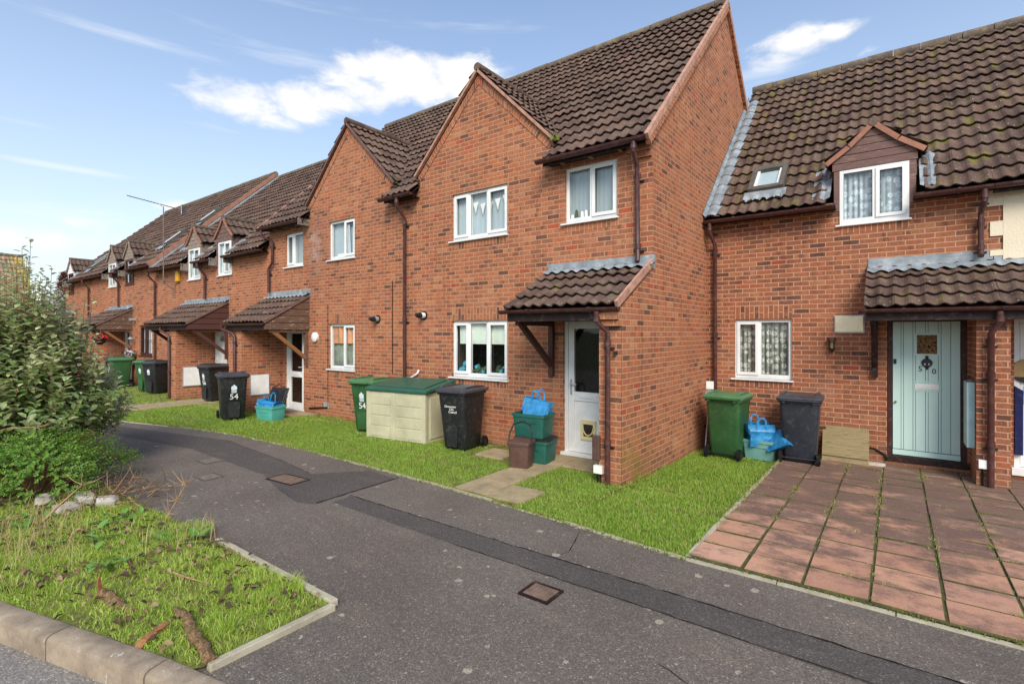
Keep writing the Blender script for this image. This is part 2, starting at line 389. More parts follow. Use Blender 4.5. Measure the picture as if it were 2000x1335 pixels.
def glass(name, fac=.16, tint=(1, 1, 1)):
    m, t, b = newmat(name); t.n.remove(b); out = t.n['Material Output']
    tr = t.new('ShaderNodeBsdfTransparent'); tr.inputs[0].default_value = (*tint, 1)
    gl = t.new('ShaderNodeBsdfGlossy'); gl.inputs['Roughness'].default_value = .02
    t.put(gl.inputs['Normal'], t.bump(t.noise(t.pos(), 1.6, 2), .06, .05))
    ge = t.new('ShaderNodeNewGeometry'); cs = t.math('ABSOLUTE', t.vmath('DOT_PRODUCT', ge.outputs['Incoming'], ge.outputs['Normal']))
    fr = t.math('POWER', t.math('SUBTRACT', 1., cs), 4.)      # the same from either side
    mx = t.new('ShaderNodeMixShader'); t.put(mx.inputs[0], t.math('ADD', t.math('MULTIPLY', fr, .8), fac, clamp=True))
    t.l.new(tr.outputs[0], mx.inputs[1]); t.l.new(gl.outputs[0], mx.inputs[2]); t.l.new(mx.outputs[0], out.inputs[0])
glass('glass', .07, (.97, 1, 1)); glass('glass_dark', .05, (.6, .64, .62)); glass('glass_sky', .5, (.9, .95, .95))
def frosted():
    m, t, b = newmat('frosted'); n = t.noise(t.pos(), 60, 3)
    t.put(b.inputs['Base Color'], t.mix(n, srgb(150, 160, 160), srgb(164, 172, 172))); b.inputs['Roughness'].default_value = .3; b.inputs['Specular IOR Level'].default_value = .6
frosted()
def net():
    m, t, b = newmat('net_curtain'); P = t.pos(); x, y, z = t.sep(P)
    f = t.math('MULTIPLY_ADD', t.math('SINE', t.math('MULTIPLY', t.math('ADD', x, t.math('MULTIPLY', t.noise(P, 2, 2), .2)), 70.)), .5, .5)
    t.put(b.inputs['Base Color'], t.mix(f, srgb(176, 190, 194), srgb(228, 234, 234))); b.inputs['Roughness'].default_value = .9
    t.put(b.inputs['Normal'], t.bump(f, .6, .02))
net()
simple('blind', srgb(222, 230, 214), .8, .2, .1, 4)
simple('curtain_pale', srgb(176, 188, 192), .9, .1, .06, 2)
simple('reflection_green', srgb(150, 156, 140), .9, .1, .3, 3)  # grey-green of a reflected street, painted behind one window
simple('reflection_peach', srgb(222, 160, 118), .9, .1, .2, 3)
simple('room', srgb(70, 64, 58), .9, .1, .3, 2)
simple('leafy', srgb(70, 92, 60), .6, .2, .35, 18)
simple('toy_blue', srgb(70, 150, 170), .5, .3, .2, 12)
def lace(name, c, ground):
    m, t, b = newmat(name); P = t.pos(); out = t.n['Material Output']; x, y, z = t.sep(P)
    q = t.comb(t.math('MULTIPLY', x, 1.), 0., t.math('MULTIPLY', z, 1.))
    d = t.voro(q, 9, rnd=.45); ring = t.math('MULTIPLY_ADD', t.math('SINE', t.math('MULTIPLY', d, 42.)), .5, .5)
    pet = t.step(t.noise(q, 40, 3), .42, .55)
    a = t.math('MULTIPLY', t.step(d, .52, .38), t.math('MAXIMUM', ring, .25)); a = t.math('MULTIPLY', a, t.math('MULTIPLY_ADD', pet, .6, .4))
    fold = t.math('MULTIPLY_ADD', t.math('SINE', t.math('MULTIPLY', x, 85.)), .5, .5)
    a = t.math('ADD', t.math('MULTIPLY', a, .85), t.math('MULTIPLY_ADD', fold, .22, ground), clamp=True)
    t.put(b.inputs['Base Color'], c); b.inputs['Roughness'].default_value = .9
    tr = t.new('ShaderNodeBsdfTransparent'); mx = t.new('ShaderNodeMixShader')
    t.put(mx.inputs[0], a); t.l.new(tr.outputs[0], mx.inputs[1]); t.l.new(b.outputs[0], mx.inputs[2]); t.l.new(mx.outputs[0], out.inputs[0])
lace('lace', srgb(226, 226, 214), .12); lace('lace_blue', srgb(216, 226, 230), .38)
def painted_door():
    m, t, b = newmat('mint_paint'); P = t.pos(); n = t.noise(P, 2.5, 4)
    c = t.mix(n, srgb(186, 218, 208), srgb(204, 230, 222))
    wear = t.math('MULTIPLY', t.step(t.noise(t.vmath('MULTIPLY', P, (3., 3., 1.2)), 14, 5, .75), .66, .72), t.step(t.sep(P)[2], .9, .2))
    c = t.mix(t.math('MULTIPLY', wear, .7), c, srgb(96, 92, 80))
    t.put(b.inputs['Base Color'], c); b.inputs['Roughness'].default_value = .5
painted_door()
simple('mint_metal', srgb(172, 206, 204), .45, .4, .08)
simple('door_groove', srgb(84, 98, 92), .8, .1, .1)
simple('dark_frame', srgb(70, 32, 26), .55, .4, .2)
def dimpled():
    m, t, b = newmat('dimpled_glass'); P = t.pos(); v = t.voro(P, 34); 
    t.put(b.inputs['Base Color'], t.ramp(v, [(.1, srgb(60, 44, 26)), (.5, srgb(140, 104, 60)), (.8, srgb(40, 30, 20))])); b.inputs['Roughness'].default_value = .1
    t.put(b.inputs['Normal'], t.bump(v, .8, .02))
dimpled()
# ---- ground
def asphalt(name, base, fresh=False):
    m, t, b = newmat(name); P = t.pos()
    a1 = t.voro(P, 130, out='Color', dim='2D'); g = t.sep(a1)[0]; fine = t.noise(P, 150, 3)
    k = tuple(x * .55 for x in base); l = tuple(min(1, x * 2.1) for x in base)
    c = t.ramp(g, [(0, tuple(x * .72 for x in base)), (.5, base), (.85, tuple(x * 1.3 for x in base)), (.98, tuple(x * 1.8 for x in base)), (1, tuple(min(1, x * 3) for x in base))])
    big = t.noise(P, .7, 5, .6); mid = t.noise(t.vmath('MULTIPLY', P, (.6, 1.6, 1.)), 2.4, 5, .65)
    c = t.mix(t.step(big, .4, .65, 0, .5), c, t.mix(1., c, (.68, .66, .66), 'MULTIPLY'))
    c = t.mix(t.step(mid, .5, .7, 0, .45), c, t.mix(1., c, (1.4, 1.34, 1.26), 'MULTIPLY'))
    if not fresh:
        for sc, rad, thr, amt in ((2.6, .11, .74, .8), (6.0, .14, .82, .75), (15, .17, .88, .6)):
            q = t.vmath('ADD', P, t.vmath('MULTIPLY', t.comb(t.noise(P, 25, 2), t.noise(P, 31, 2), 0.), (.05, .05, 0.)))
            vd = t.voro(q, sc, dim='2D'); vc = t.sep(t.voro(q, sc, out='Color', dim='2D'))
            rr = t.math('MULTIPLY', vc[1], rad)
            sp = t.math('MULTIPLY', t.step(t.math('SUBTRACT', rr, vd), 0., .02), t.step(vc[0], thr, thr + .02))
            sp = t.math('MULTIPLY', sp, t.step(t.noise(P, 70, 3), .35, .55, .35, 1.))
            c = t.mix(t.math('MULTIPLY', sp, amt), c, srgb(182, 172, 152))
    t.put(b.inputs['Base Color'], c); b.inputs['Roughness'].default_value = .82; b.inputs['Specular IOR Level'].default_value = .35
    t.put(b.inputs['Normal'], t.bump(t.math('ADD', g, fine), .6, .006))
asphalt('asphalt', srgb(106, 97, 89)); asphalt('asphalt_fresh', srgb(84, 78, 74), True); asphalt('asphalt_road', srgb(128, 122, 116), True)
def concrete(name, c1, c2, lich=.5):
    m, t, b = newmat(name); P = t.pos(); n = t.noise(P, 5, 6, .65); f = t.noise(P, 70, 4, .7)
    c = t.ramp(n, [(.3, c1), (.7, c2)]); c = t.mix(t.step(t.noise(P, 14, 5, .7), .6, .72, 0, lich), c, srgb(206, 200, 190))
    c = t.mix(t.step(t.noise(P, 9, 5, .7), .6, .75, 0, .5), c, srgb(84, 80, 60))
    t.put(b.inputs['Base Color'], c); b.inputs['Roughness'].default_value = .9; t.put(b.inputs['Normal'], t.bump(t.math('ADD', f, n), .5, .008))
concrete('kerb', srgb(112, 98, 82), srgb(170, 152, 130), .9); concrete('edging', srgb(156, 146, 124), srgb(192, 184, 160)); concrete('flag', srgb(140, 122, 94), srgb(176, 156, 122), .2)
concrete('rubble', srgb(150, 140, 128), srgb(196, 188, 176))
def slab_mat():
    m, t, b = newmat('red_slab'); P = t.pos(); x, y, z = t.sep(P); r = t.island()
    c = t.ramp(r, [(0, srgb(182, 132, 106)), (.3, srgb(194, 146, 118)), (.6, srgb(170, 124, 102)), (1, srgb(204, 158, 132))])
    st = t.noise(t.vmath('MULTIPLY', P, (1., 1.35, 1.)), 1.9, 7, .74)         # algae and tyre grime, thicker up by the house
    up = t.math('ADD', st, t.math('MULTIPLY', t.step(y, 4.8, 7.0), .16))
    c = t.mix(t.step(up, .44, .66, 0, .82), c, srgb(84, 70, 64))
    f = t.noise(P, 60, 5, .7); c = t.mix(t.step(f, .5, .75, 0, .4), c, srgb(206, 160, 140))
    sp = t.noise(P, 3.4, 6, .75); c = t.mix(t.step(sp, .54, .66, 0, .5), c, srgb(104, 80, 72)); gr = t.noise(P, 120, 3); c = t.mix(.35, c, t.mix(1., c, t.ramp(gr, [(.3, (.6, .6, .6)), (.7, (1.35, 1.35, 1.35))]), 'MULTIPLY'))
    t.put(b.inputs['Base Color'], c); b.inputs['Roughness'].default_value = .8; t.put(b.inputs['Normal'], t.bump(f, .4, .006))
slab_mat()
def soil():
    m, t, b = newmat('soil'); P = t.pos(); n = t.noise(P, 6, 6, .7)
    t.put(b.inputs['Base Color'], t.ramp(n, [(.3, srgb(58, 48, 34)), (.55, srgb(84, 82, 40)), (.75, srgb(104, 92, 60))])); b.inputs['Roughness'].default_value = .95
    t.put(b.inputs['Normal'], t.bump(n, .8, .03))
soil()
def moss_ground():
    m, t, b = newmat('moss_ground'); P = t.pos(); n = t.noise(P, 5, 6, .72)
    t.put(b.inputs['Base Color'], t.ramp(n, [(.28, srgb(70, 58, 42)), (.42, srgb(96, 94, 44)), (.6, srgb(132, 140, 56)), (.78, srgb(120, 104, 72))])); b.inputs['Roughness'].default_value = .95
    t.put(b.inputs['Normal'], t.bump(t.noise(P, 40, 5, .7), .9, .02))
moss_ground()
def land():
    m, t, b = newmat('far_land'); P = t.pos(); n = t.noise(P, .4, 5)
    t.put(b.inputs['Base Color'], t.mix(n, srgb(74, 84, 46), srgb(96, 100, 62))); b.inputs['Roughness'].default_value = .95
land()
def leafmat(name, cols, trans=.25, rough=.5, under=None, spec=.4):
    m, t, b = newmat(name); r = t.island(); P = t.pos()
    c = t.ramp(r, [(i / (len(cols) - 1), c) for i, c in enumerate(cols)])
    c = t.mix(t.step(t.noise(P, .9, 3), .35, .7, 0, .35), c, t.mix(1., c, (.6, .72, .5), 'MULTIPLY'))
    if under: c = t.mix(t.new('ShaderNodeNewGeometry').outputs['Backfacing'], c, under)
    t.put(b.inputs['Base Color'], c); b.inputs['Roughness'].default_value = rough; b.inputs['Specular IOR Level'].default_value = spec
    out = t.n['Material Output']; tr = t.new('ShaderNodeBsdfTranslucent'); t.put(tr.inputs[0], c)
    mx = t.new('ShaderNodeMixShader'); mx.inputs[0].default_value = trans
    t.l.new(b.outputs[0], mx.inputs[1]); t.l.new(tr.outputs[0], mx.inputs[2]); t.l.new(mx.outputs[0], out.inputs[0])
leafmat('grass', [srgb(120, 164, 42), srgb(146, 188, 56), srgb(172, 204, 80), srgb(106, 148, 42), srgb(196, 206, 112), srgb(132, 174, 50), srgb(186, 178, 112), srgb(150, 180, 66)], .42, .5)
leafmat('grass_verge', [srgb(164, 196, 54), srgb(192, 218, 88), srgb(142, 180, 50), srgb(208, 226, 112), srgb(214, 206, 136), srgb(172, 206, 66)], .45, .5)
leafmat('straw', [srgb(190, 170, 120), srgb(168, 142, 96), srgb(206, 188, 140)], .2, .7)
leafmat('moss_tuft', [srgb(120, 132, 40), srgb(96, 112, 36), srgb(146, 140, 60)], .2, .8)
leafmat('elaeagnus', [srgb(92, 122, 62), srgb(118, 144, 80), srgb(150, 170, 104), srgb(102, 132, 66), srgb(196, 200, 150), srgb(110, 138, 74)], .28, .22, srgb(206, 204, 160), 1.)
leafmat('pale_shoot', [srgb(186, 190, 136), srgb(210, 208, 160), srgb(164, 176, 112), srgb(224, 220, 180)], .3, .3, srgb(216, 212, 172), .8)
leafmat('hebe', [srgb(84, 124, 42), srgb(106, 146, 52), srgb(136, 170, 70), srgb(70, 104, 38)], .22, .42)
leafmat('dead_leaf', [srgb(86, 62, 46), srgb(58, 44, 34), srgb(116, 88, 62), srgb(160, 134, 100), srgb(48, 38, 30)], .05, .7)
leafmat('weed', [srgb(104, 134, 50), srgb(138, 156, 72), srgb(190, 176, 112), srgb(160, 150, 92)], .3, .5)
leafmat('dock', [srgb(96, 142, 62), srgb(120, 164, 78)], .2, .45)
leafmat('conifer_red', [srgb(126, 64, 48), srgb(98, 52, 44), srgb(150, 84, 58)], .1, .7)
leafmat('far_green', [srgb(88, 118, 66), srgb(70, 100, 54)], .2, .6)
leafmat('petal_red', [srgb(210, 40, 50), srgb(230, 70, 70)], .2, .6)
leafmat('petal_pale', [srgb(230, 200, 220), srgb(220, 220, 230)], .2, .6)
simple('twig', srgb(110, 84, 60), .85, .2, .25, 20); simple('twig_pale', srgb(176, 142, 108), .85, .2, .25, 20)
def log_mat():
    m, t, b = newmat('bark'); P = t.pos(); v = t.noise(P, 48, 6, .75); n = t.noise(P, 12, 5, .7)
    c = t.ramp(v, [(.32, srgb(48, 36, 28)), (.5, srgb(128, 98, 66)), (.68, srgb(184, 150, 104))]); c = t.mix(t.step(n, .5, .7, 0, .5), c, srgb(96, 72, 50))
    t.put(b.inputs['Base Color'], c); b.inputs['Roughness'].default_value = .9; t.put(b.inputs['Normal'], t.bump(v, .9, .02))
log_mat(); simple('split_wood', srgb(164, 112, 74), .8, .2, .2, 30, .4, 40)
# ---- bins and boxes
simple('bin_green', srgb(48, 90, 50), .42, .45, .14, 3); simple('bin_lid_green', srgb(76, 122, 80), .42, .45, .12, 4)
simple('bin_black', srgb(34, 35, 38), .45, .45, .16, 3); simple('bin_lid_black', srgb(64, 64, 70), .42, .5, .16, 4); simple('bin_navy', srgb(44, 48, 58), .42, .45, .14, 3)
simple('box_green', srgb(32, 90, 78), .45, .45, .1, 4); simple('box_aqua', srgb(112, 158, 152), .5, .4, .1, 4); simple('box_teal', srgb(82, 166, 152), .5, .4, .1, 4)
simple('caddy_brown', srgb(92, 66, 58), .5, .4, .12, 5); simple('lid_teal', srgb(34, 92, 76), .4, .5, .1, 3); simple('shed_cream', srgb(190, 184, 154), .55, .3, .1, 2.5)
simple('bag_blue', srgb(48, 136, 192), .4, .5, .22, 11, .8, 16); simple('bag_dark', srgb(24, 96, 180), .5, .4, .14, 8)
simple('red_plastic', srgb(130, 36, 38), .5, .4, .1); simple('iron', srgb(126, 104, 90), .7, .4, .2, 12, .3, 60); simple('iron_grey', srgb(128, 116, 106), .7, .4, .2, 12)
simple('rubber', srgb(20, 20, 20), .8, .2, .1)
simple('sign_tan', srgb(168, 142, 96), .6, .3, .1, 6); simple('blue_cloth', srgb(20, 28, 78), .7, .3, .1)
simple('emblem', srgb(214, 226, 232), .5, .3, .1, 30)
# ================================================================ house pieces
def wall_xz(mb, x0, x1, z0, z1, Y, holes, mat='brick', rev=.1):
    xs = sorted({x0, x1, *[h[0] for h in holes], *[h[1] for h in holes]}); zs = sorted({z0, z1, *[h[2] for h in holes], *[h[3] for h in holes]})
    xs = [x for x in xs if x0 <= x <= x1]; zs = [z for z in zs if z0 <= z <= z1]
    for a, b in zip(xs, xs[1:]):
        for c, d in zip(zs, zs[1:]):
            mx, mz = (a + b) / 2, (c + d) / 2
            if any(h[0] < mx < h[1] and h[2] < mz < h[3] for h in holes): continue
            mb.face([(a, Y, c), (b, Y, c), (b, Y, d), (a, Y, d)], mat)
    for a, b, c, d in holes:
        mb.face([(a, Y, c), (a, Y + rev, c), (a, Y + rev, d), (a, Y, d)], mat); mb.face([(b, Y, c), (b, Y, d), (b, Y + rev, d), (b, Y + rev, c)], mat)
        if d < z1 - .001: mb.face([(a, Y, d), (a, Y + rev, d), (b, Y + rev, d), (b, Y, d)], mat)
        mb.face([(a, Y, c), (b, Y, c), (b, Y + rev, c), (a, Y + rev, c)], mat)
def soldier(mb, x0, x1, z0, z1, Y, mat='brick'):
    p = [(x0, Y, z0), (x1, Y, z0), (x1, Y, z1), (x0, Y, z1)]; o = Y - .003
    mb.face([(q[0], o, q[2]) for q in p], mat, uv=[(q[2] - z0 + .004, q[0]) for q in p])
    mb.face([(x0, o, z0), (x1, o, z0), (x1, Y, z0), (x0, Y, z0)], mat)

def tiles(mb, O, A, S, Wd, L, mat='tile', period=.165, gauge=.345, amp=.036, skip=(), first=0, uoff=0., verge=0):
    """rows of pantiles: O lower corner, A along the eave, S up the slope"""
    O, A, S = Vector(O), Vector(A).normalized(), Vector(S).normalized(); N = A.cross(S)
    nx = max(2, int(Wd / period * 7)); xs = [Wd * i / nx for i in range(nx + 1)]
    nc = math.ceil(L / gauge - 1e-6)
    for c in range(first, nc):
        s0 = c * gauge; s1 = min(L, s0 + gauge + .07); jit = random.uniform(-.004, .004)
        runs = [(0, nx)]
        for a, b in skip if c == 0 else (): pass
        def wave(x): 
            q = (x + uoff) / period; f = q - math.floor(q)
            return amp * (.5 + .5 * math.cos(2 * math.pi * f)) ** 1.25
        lo, hi, fr, un = [], [], [], []
        for i in range(nx + 1):
            x = xs[i]; h = wave(x); ti = math.floor((x + uoff) / (2 * period)); j = ((ti * 7919 + c * 104729) % 97) / 97 * .02 - .01
            lo.append(O + A * x + S * (s0 + j) + N * (h + .056 + jit + j * .4)); hi.append(O + A * x + S * s1 + N * (h * .96 + .004)); fr.append(O + A * x + S * (s0 + j + .004) + N * (h + .036 + jit + j * .4)); un.append(O + A * x + S * (s0 + .1) + N * (h * .97 + .022))
        k0 = c * gauge + .02
        mb.grid([lo, hi], mat, uvf=lambda a, b, k0=k0: (xs[min(b, nx)] + uoff, k0 + a * .3))
        mb.grid([fr, lo], mat, uvf=lambda a, b, k0=k0: (xs[min(b, nx)] + uoff, k0)); mb.grid([un, fr], 'brown_dark')
    # felt under the tiles
    mb.face([O - N * .02 + S * first * gauge, O + A * Wd - N * .02 + S * first * gauge, O + A * Wd + S * L - N * .02, O + S * L - N * .02], 'brown_dark')

def gutter(mb, x0, x1, y, z, r=.058, mat='brown_plastic'):
    n = 7; rows = []
    for x in (x0, x1):
        o = [(x, y + r * math.cos(math.pi + math.pi * k / n), z + r * math.sin(math.pi + math.pi * k / n)) for k in range(n + 1)]
        i = [(x, y + (r - .006) * math.cos(2 * math.pi - math.pi * k / n), z + (r - .006) * math.sin(2 * math.pi - math.pi * k / n)) for k in range(n + 1)]
        rows.append(o + i)
    mb.loft(rows, mat)
    for x in (x0 + .004, x1 - .004):
        mb.prism([(y + r * math.cos(math.pi + math.pi * k / n), z + r * math.sin(math.pi + math.pi * k / n)) for k in range(n + 1)], 'x', x - .004, x + .004, mat)
    x = x0 + .5
    while x < x1 - .2: mb.box(x - .016, x + .016, y - r - .006, y + r + .01, z - .012, z + .008, mat); mb.tube([(x, y, z - r - .004), (x, y + .001, z - r + .02)], .02, mat, 6); x += .95
def pipe(mb, pts, r=.034, mat='brown_plastic', collars=(), wall=None):
    mb.tube(pts, r, mat, 12)
    for x, y, z in collars:
        mb.tube([(x, y, z - .03), (x, y, z + .03)], r + .009, mat, 12); mb.tube([(x, y, z + .03), (x, y, z + .036)], r + .013, mat, 12)
        if wall is not None: mb.box(x - r - .035, x + r + .035, wall - .03, wall, z - .075, z - .05, 'black_plastic')

def window(par, x0, x1, z0, z1, Y, cols, openers, mat='upvc', curtain='net_curtain', sill='upvc', extra=None, glassm='glass', fr=.052, depth=.045, bars=False):
    mb = MB(); g = MB(); yf = Y + depth; yb = yf + .065
    zb = z0 + (.03 if sill else 0)
    mb.box(x0, x0 + fr, yf, yb, zb, z1, mat); mb.box(x1 - fr, x1, yf, yb, zb, z1, mat)
    mb.box(x0 + fr, x1 - fr, yf, yb, z1 - fr, z1, mat); mb.box(x0 + fr, x1 - fr, yf, yb, zb, zb + fr, mat)
    e = [0] + list(cols) + [1]; xs = [x0 + (x1 - x0) * q for q in e]
    for x in xs[1:-1]: mb.box(x - .03, x + .03, yf, yb, zb + fr, z1 - fr, mat)
    for i, op in enumerate(openers):
        a = xs[i] + (fr if i == 0 else .03); b = xs[i + 1] - (fr if i == len(openers) - 1 else .03); c, d = zb + fr, z1 - fr
        if op:
            w = .05; o = .018; a2, b2, c2, d2 = a - .018, b + .018, c - .018, d + .018
            mb.box(a2, a2 + w, yf - o, yf, c2, d2, mat); mb.box(b2 - w, b2, yf - o, yf, c2, d2, mat); mb.box(a2 + w, b2 - w, yf - o, yf, d2 - w, d2, mat); mb.box(a2 + w, b2 - w, yf - o, yf, c2, c2 + w, mat)
            a, b, c, d = a2 + w, b2 - w, c2 + w, d2 - w
        g.face([(a - .01, yf + .03, c - .01), (b + .01, yf + .03, c - .01), (b + .01, yf + .03, d + .01), (a - .01, yf + .03, d + .01)], glassm)
        # black gasket line
        for q in ((a, a + .006, c, d), (b - .006, b, c, d), (a, b, d - .006, d), (a, b, c, c + .006)): mb.box(q[0], q[1], yf + .024, yf + .03, q[2], q[3], 'rubber')
        if bars:
            zm = (c + d) / 2; mb.box(a, b, yf + .008, yf + .028, zm - .01, zm + .01, mat); xm = (a + b) / 2; 
            if b - a > .3: mb.box(xm - .01, xm + .01, yf + .009, yf + .027, c, d, mat)
    w = mb.build('window', par, bevel=.004)
    g.build('pane', w)
    if sill:
        s = MB(); s.box(x0 - .055, x1 + .03, Y - .05, yf - .001, z0 - .025, z0 + .0, sill); s.box(x0, x1, yf, yb, z0, zb - .001, mat)
        s.build('sill', w, bevel=.004)
    yc = yb + .028
    if curtain:
        cbm = MB(); n = 60; A = []
        for zz in (z0, z1):
            A.append([(x0 + (x1 - x0) * i / n, yc + (.012 if curtain.startswith(('net', 'lace')) else .002) * math.sin(i * 1.3 + .4 * math.sin(i * .37)), zz) for i in range(n + 1)])
        cbm.grid(A, curtain); cbm.build('curtain', w)
    if extra: extra(w, x0, x1, z0, z1, yc)
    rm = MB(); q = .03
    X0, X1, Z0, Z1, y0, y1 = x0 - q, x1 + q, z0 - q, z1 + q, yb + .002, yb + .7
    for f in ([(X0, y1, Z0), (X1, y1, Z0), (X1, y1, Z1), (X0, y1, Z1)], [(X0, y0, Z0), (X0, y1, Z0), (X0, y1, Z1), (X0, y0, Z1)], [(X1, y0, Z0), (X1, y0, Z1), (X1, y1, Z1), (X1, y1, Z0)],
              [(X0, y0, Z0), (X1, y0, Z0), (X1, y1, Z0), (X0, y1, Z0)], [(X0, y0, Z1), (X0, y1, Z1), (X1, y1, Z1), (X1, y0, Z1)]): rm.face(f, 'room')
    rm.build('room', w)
    return w

def canopy(par, x0, x1, Y, zE, zW, proj, left=True, right=True, board='board_dark', brace='board_dark', roof='tile_porch', flash=.14, gut=True, gx=None, gm='brown_plastic'):
    """lean-to porch roof: tiles, lead flashing, gutter, boarded ends with bracket"""
    yf = Y - proj; mb = MB(); S = Vector((0, proj, zW - zE)); L = S.length
    tiles(mb, (x0, yf, zE), (1, 0, 0), S, x1 - x0, L, roof, gauge=L / 4 - .001, period=.172)
    c = mb.build('porch_canopy', par)
    f = MB(); n = int((x1 - x0) / .172 * 6)
    f.box(x0 + .02, x1 + .03, Y - .012, Y, zW - .02, zW + flash + .03, 'lead')
    Sn = S.normalized(); N = Vector((0, -Sn.z, Sn.y)); rows = []
    for q, k in ((Vector((0, Y - .012, zW + .075)), 0), (Vector((0, Y, zW)) - Sn * .05 + N * .088, .1), (Vector((0, Y, zW)) - Sn * .13 + N * .082, .9)):
        rows.append([(x0 + .01 + (x1 + .03 - x0) * i / n, q.y - N.y * 0, q.z + k * .02 * (math.cos(2 * math.pi * i / 6)) + random.uniform(-.004, .004)) for i in range(n + 1)])
    f.grid(rows, 'lead'); f.build('flashing', c)
    d = MB()
    d.box(x0 + .03, x1 - .03, yf + .03, yf + .055, zE - .16, zE - .005, 'brown_dark')           # fascia
    d.face([(x0 + .03, yf + .05, zE - .14), (x0 + .03, Y, zE - .14), (x1 - .03, Y, zE - .14), (x1 - .03, yf + .05, zE - .14)], 'brown_dark')   # soffit
    d.build('fascia', c)
    if gut:
        g = MB(); a, b = gx or (x0 - .04, x1); gutter(g, a, b, yf - .03, zE + .0, .055, gm); g.build('gutter', c, smooth=40)
    for on, x, sg in ((left, x0, -1), (right, x1, 1)):
        if not on: continue
        e = MB(); zb = zE - .14; k = 5
        for i in range(k):
            za, zc = zb + (zW - zb) * i / k, zb + (zW - zb) * (i + 1) / k - .012
            ya = max(yf + .02, yf + (za - zE) / (zW - zE) * proj + .03); yc = max(yf + .02, yf + (zc - zE) / (zW - zE) * proj + .03)
            xx = x - sg * (.045 - .006 * (i % 2)); 
            e.prism([(ya, za), (Y, za), (Y, zc), (yc, zc)], 'x', min(xx, xx + sg * .022), max(xx, xx + sg * .022), board)
        e.beam((x - sg * .01, yf - .01, zE + .02), (x - sg * .01, Y, zW + .02), .03, .06, 'board_brown')
        e.build('end_boarding', c)
        p = MB(); xx = x - sg * .1
        p.box(xx - .04, xx + .04, Y - .07, Y - .001, zE - 1.0, zE - .14, board)
        p.beam((xx, Y - .06, zE - .82), (xx, yf + .22, zE - .16), .06, .085, brace); p.box(xx - .035, xx + .035, yf + .16, Y - .07, zE - .21, zE - .143, board)
        p.build('bracket', c)
    return c

def dormer(par, xc, Y, zb, za, hw, win, clad='board_brown', barge='barge', clad_side=None, wmat='upvc', curtain='net_curtain', depth=1.6, cols=(.5,), openers=(0, 1), rise_roof=None, m=.93, eave=(0, 0), roof='tile', bars=False):
    """half dormer flush with the wall: window, boarded gablet, tiled roof, boarded cheeks"""
    x0, x1, z0, z1 = win; clad_side = clad_side or clad
    mb = MB(); Yf = Y - .03
    # boarded gablet
    k = 5
    for i in range(k):
        a = z1 + .005 + (za - z1 - .04) * i / k; b = z1 + .005 + (za - z1 - .04) * (i + 1) / k - .01
        def hwz(z): return hw - .03 if z < zb else max(.02, (hw - .03) * (za - z) / (za - zb))
        mb.prism([(xc - hwz(a), a), (xc + hwz(a), a), (xc + hwz(b), b), (xc - hwz(b), b)], 'y', Yf + .004 * (i % 2), Yf + .06, clad)
    mb.prism([(xc - hw + .05, z1), (xc + hw - .05, z1), (xc, za - .03)], 'y', Yf + .03, Yf + .08, 'brown_dark')
    for s in (-1, 1):                                        # posts either side of the window above the eave
        xa, xb = (x1, xc + hw - .05) if s > 0 else (xc - hw + .05, x0)
        if xb - xa > .01: mb.box(xa, xb, Yf + .01, Yf + .09, eave[1] - .08, z1 + .004, clad)
        xo = xc + s * (hw - .05)
        nB = 4
        for i in range(nB):                                    # cheeks, cut to the roof slope
            a, b = eave[1] + (zb - eave[1]) * i / nB, eave[1] + (zb - eave[1]) * (i + 1) / nB - .008
            ya = eave[0] + (a - eave[1]) / m + .06; yb_ = eave[0] + (b - eave[1]) / m + .06
            if ya > Yf + .09: mb.prism([(Yf + .09, a), (ya, a), (yb_, b), (Yf + .09, b)], 'x', xo - .012, xo + .012, clad_side)
    d = mb.build('dormer', par)
    r = MB(); yb2 = eave[0] + (za - eave[1]) / m + .1; Ln = math.hypot(hw + .03, (za - zb)); dz = za - zb
    for s in (1, -1):
        S = Vector((-s * (hw + .04), 0, dz)); o = Vector((xc + s * (hw + .04), Yf - .05 if s > 0 else yb2, zb - .0))
        tiles(r, o, (0, s, 0), S, yb2 - (Yf - .05), S.length, roof, gauge=S.length / 2 - .001, amp=.03)
        # bell-cast bargeboards
        pr = MB
        pts = [(xc, za + .03), (xc + s * hw * .55, za - dz * .56), (xc + s * (hw + .05), zb - .01)]
        for (a, b), (c, e) in zip(pts, pts[1:]): r.beam((a, Yf - .035, b), (c, Yf - .035, e), .03, .07, barge, up=(0, 1, 0)) if False else r.obox(((a + c) / 2, Yf - .03, (b + e) / 2), ((c - a) / 2 * 1.03, 0, (e - b) / 2 * 1.03), (0, .02, 0), Vector((-(e - b), 0, c - a)).normalized() * .036, barge)
    r.tube([(xc, Yf - .06, za + .045), (xc, yb2, za + .045)], .062, 'ridge_tile', 8)
    r.build('dormer_roof', d)
    fl = MB()                                                  # lead soakers
    for s in (-1, 1):
        xo = xc + s * (hw + .05); zt = min(zb - .02, eave[1] + 1.0)
        pts = []
        a = Vector((xo, eave[0] + .03, eave[1] + .09)); b = Vector((xo, eave[0] + .03 + (zt - eave[1]) / m, zt + .09))
        w = .2
        rows = [[a + (b - a) * q + Vector((s * ww, 0, hh + .012 * math.sin(q * 22))) for q in [i / 12 for i in range(13)]] for ww, hh in ((-.06, .04), (.02, .0), (.07, .03), (.13, -.01), (.2, -.02))]
        fl.grid(rows, 'lead')
    fl.build('flashing', d, split=xc)
    window(par, x0, x1, z0, z1, Y, cols, openers, wmat, curtain, wmat, depth=-.02, bars=bars)
    return d

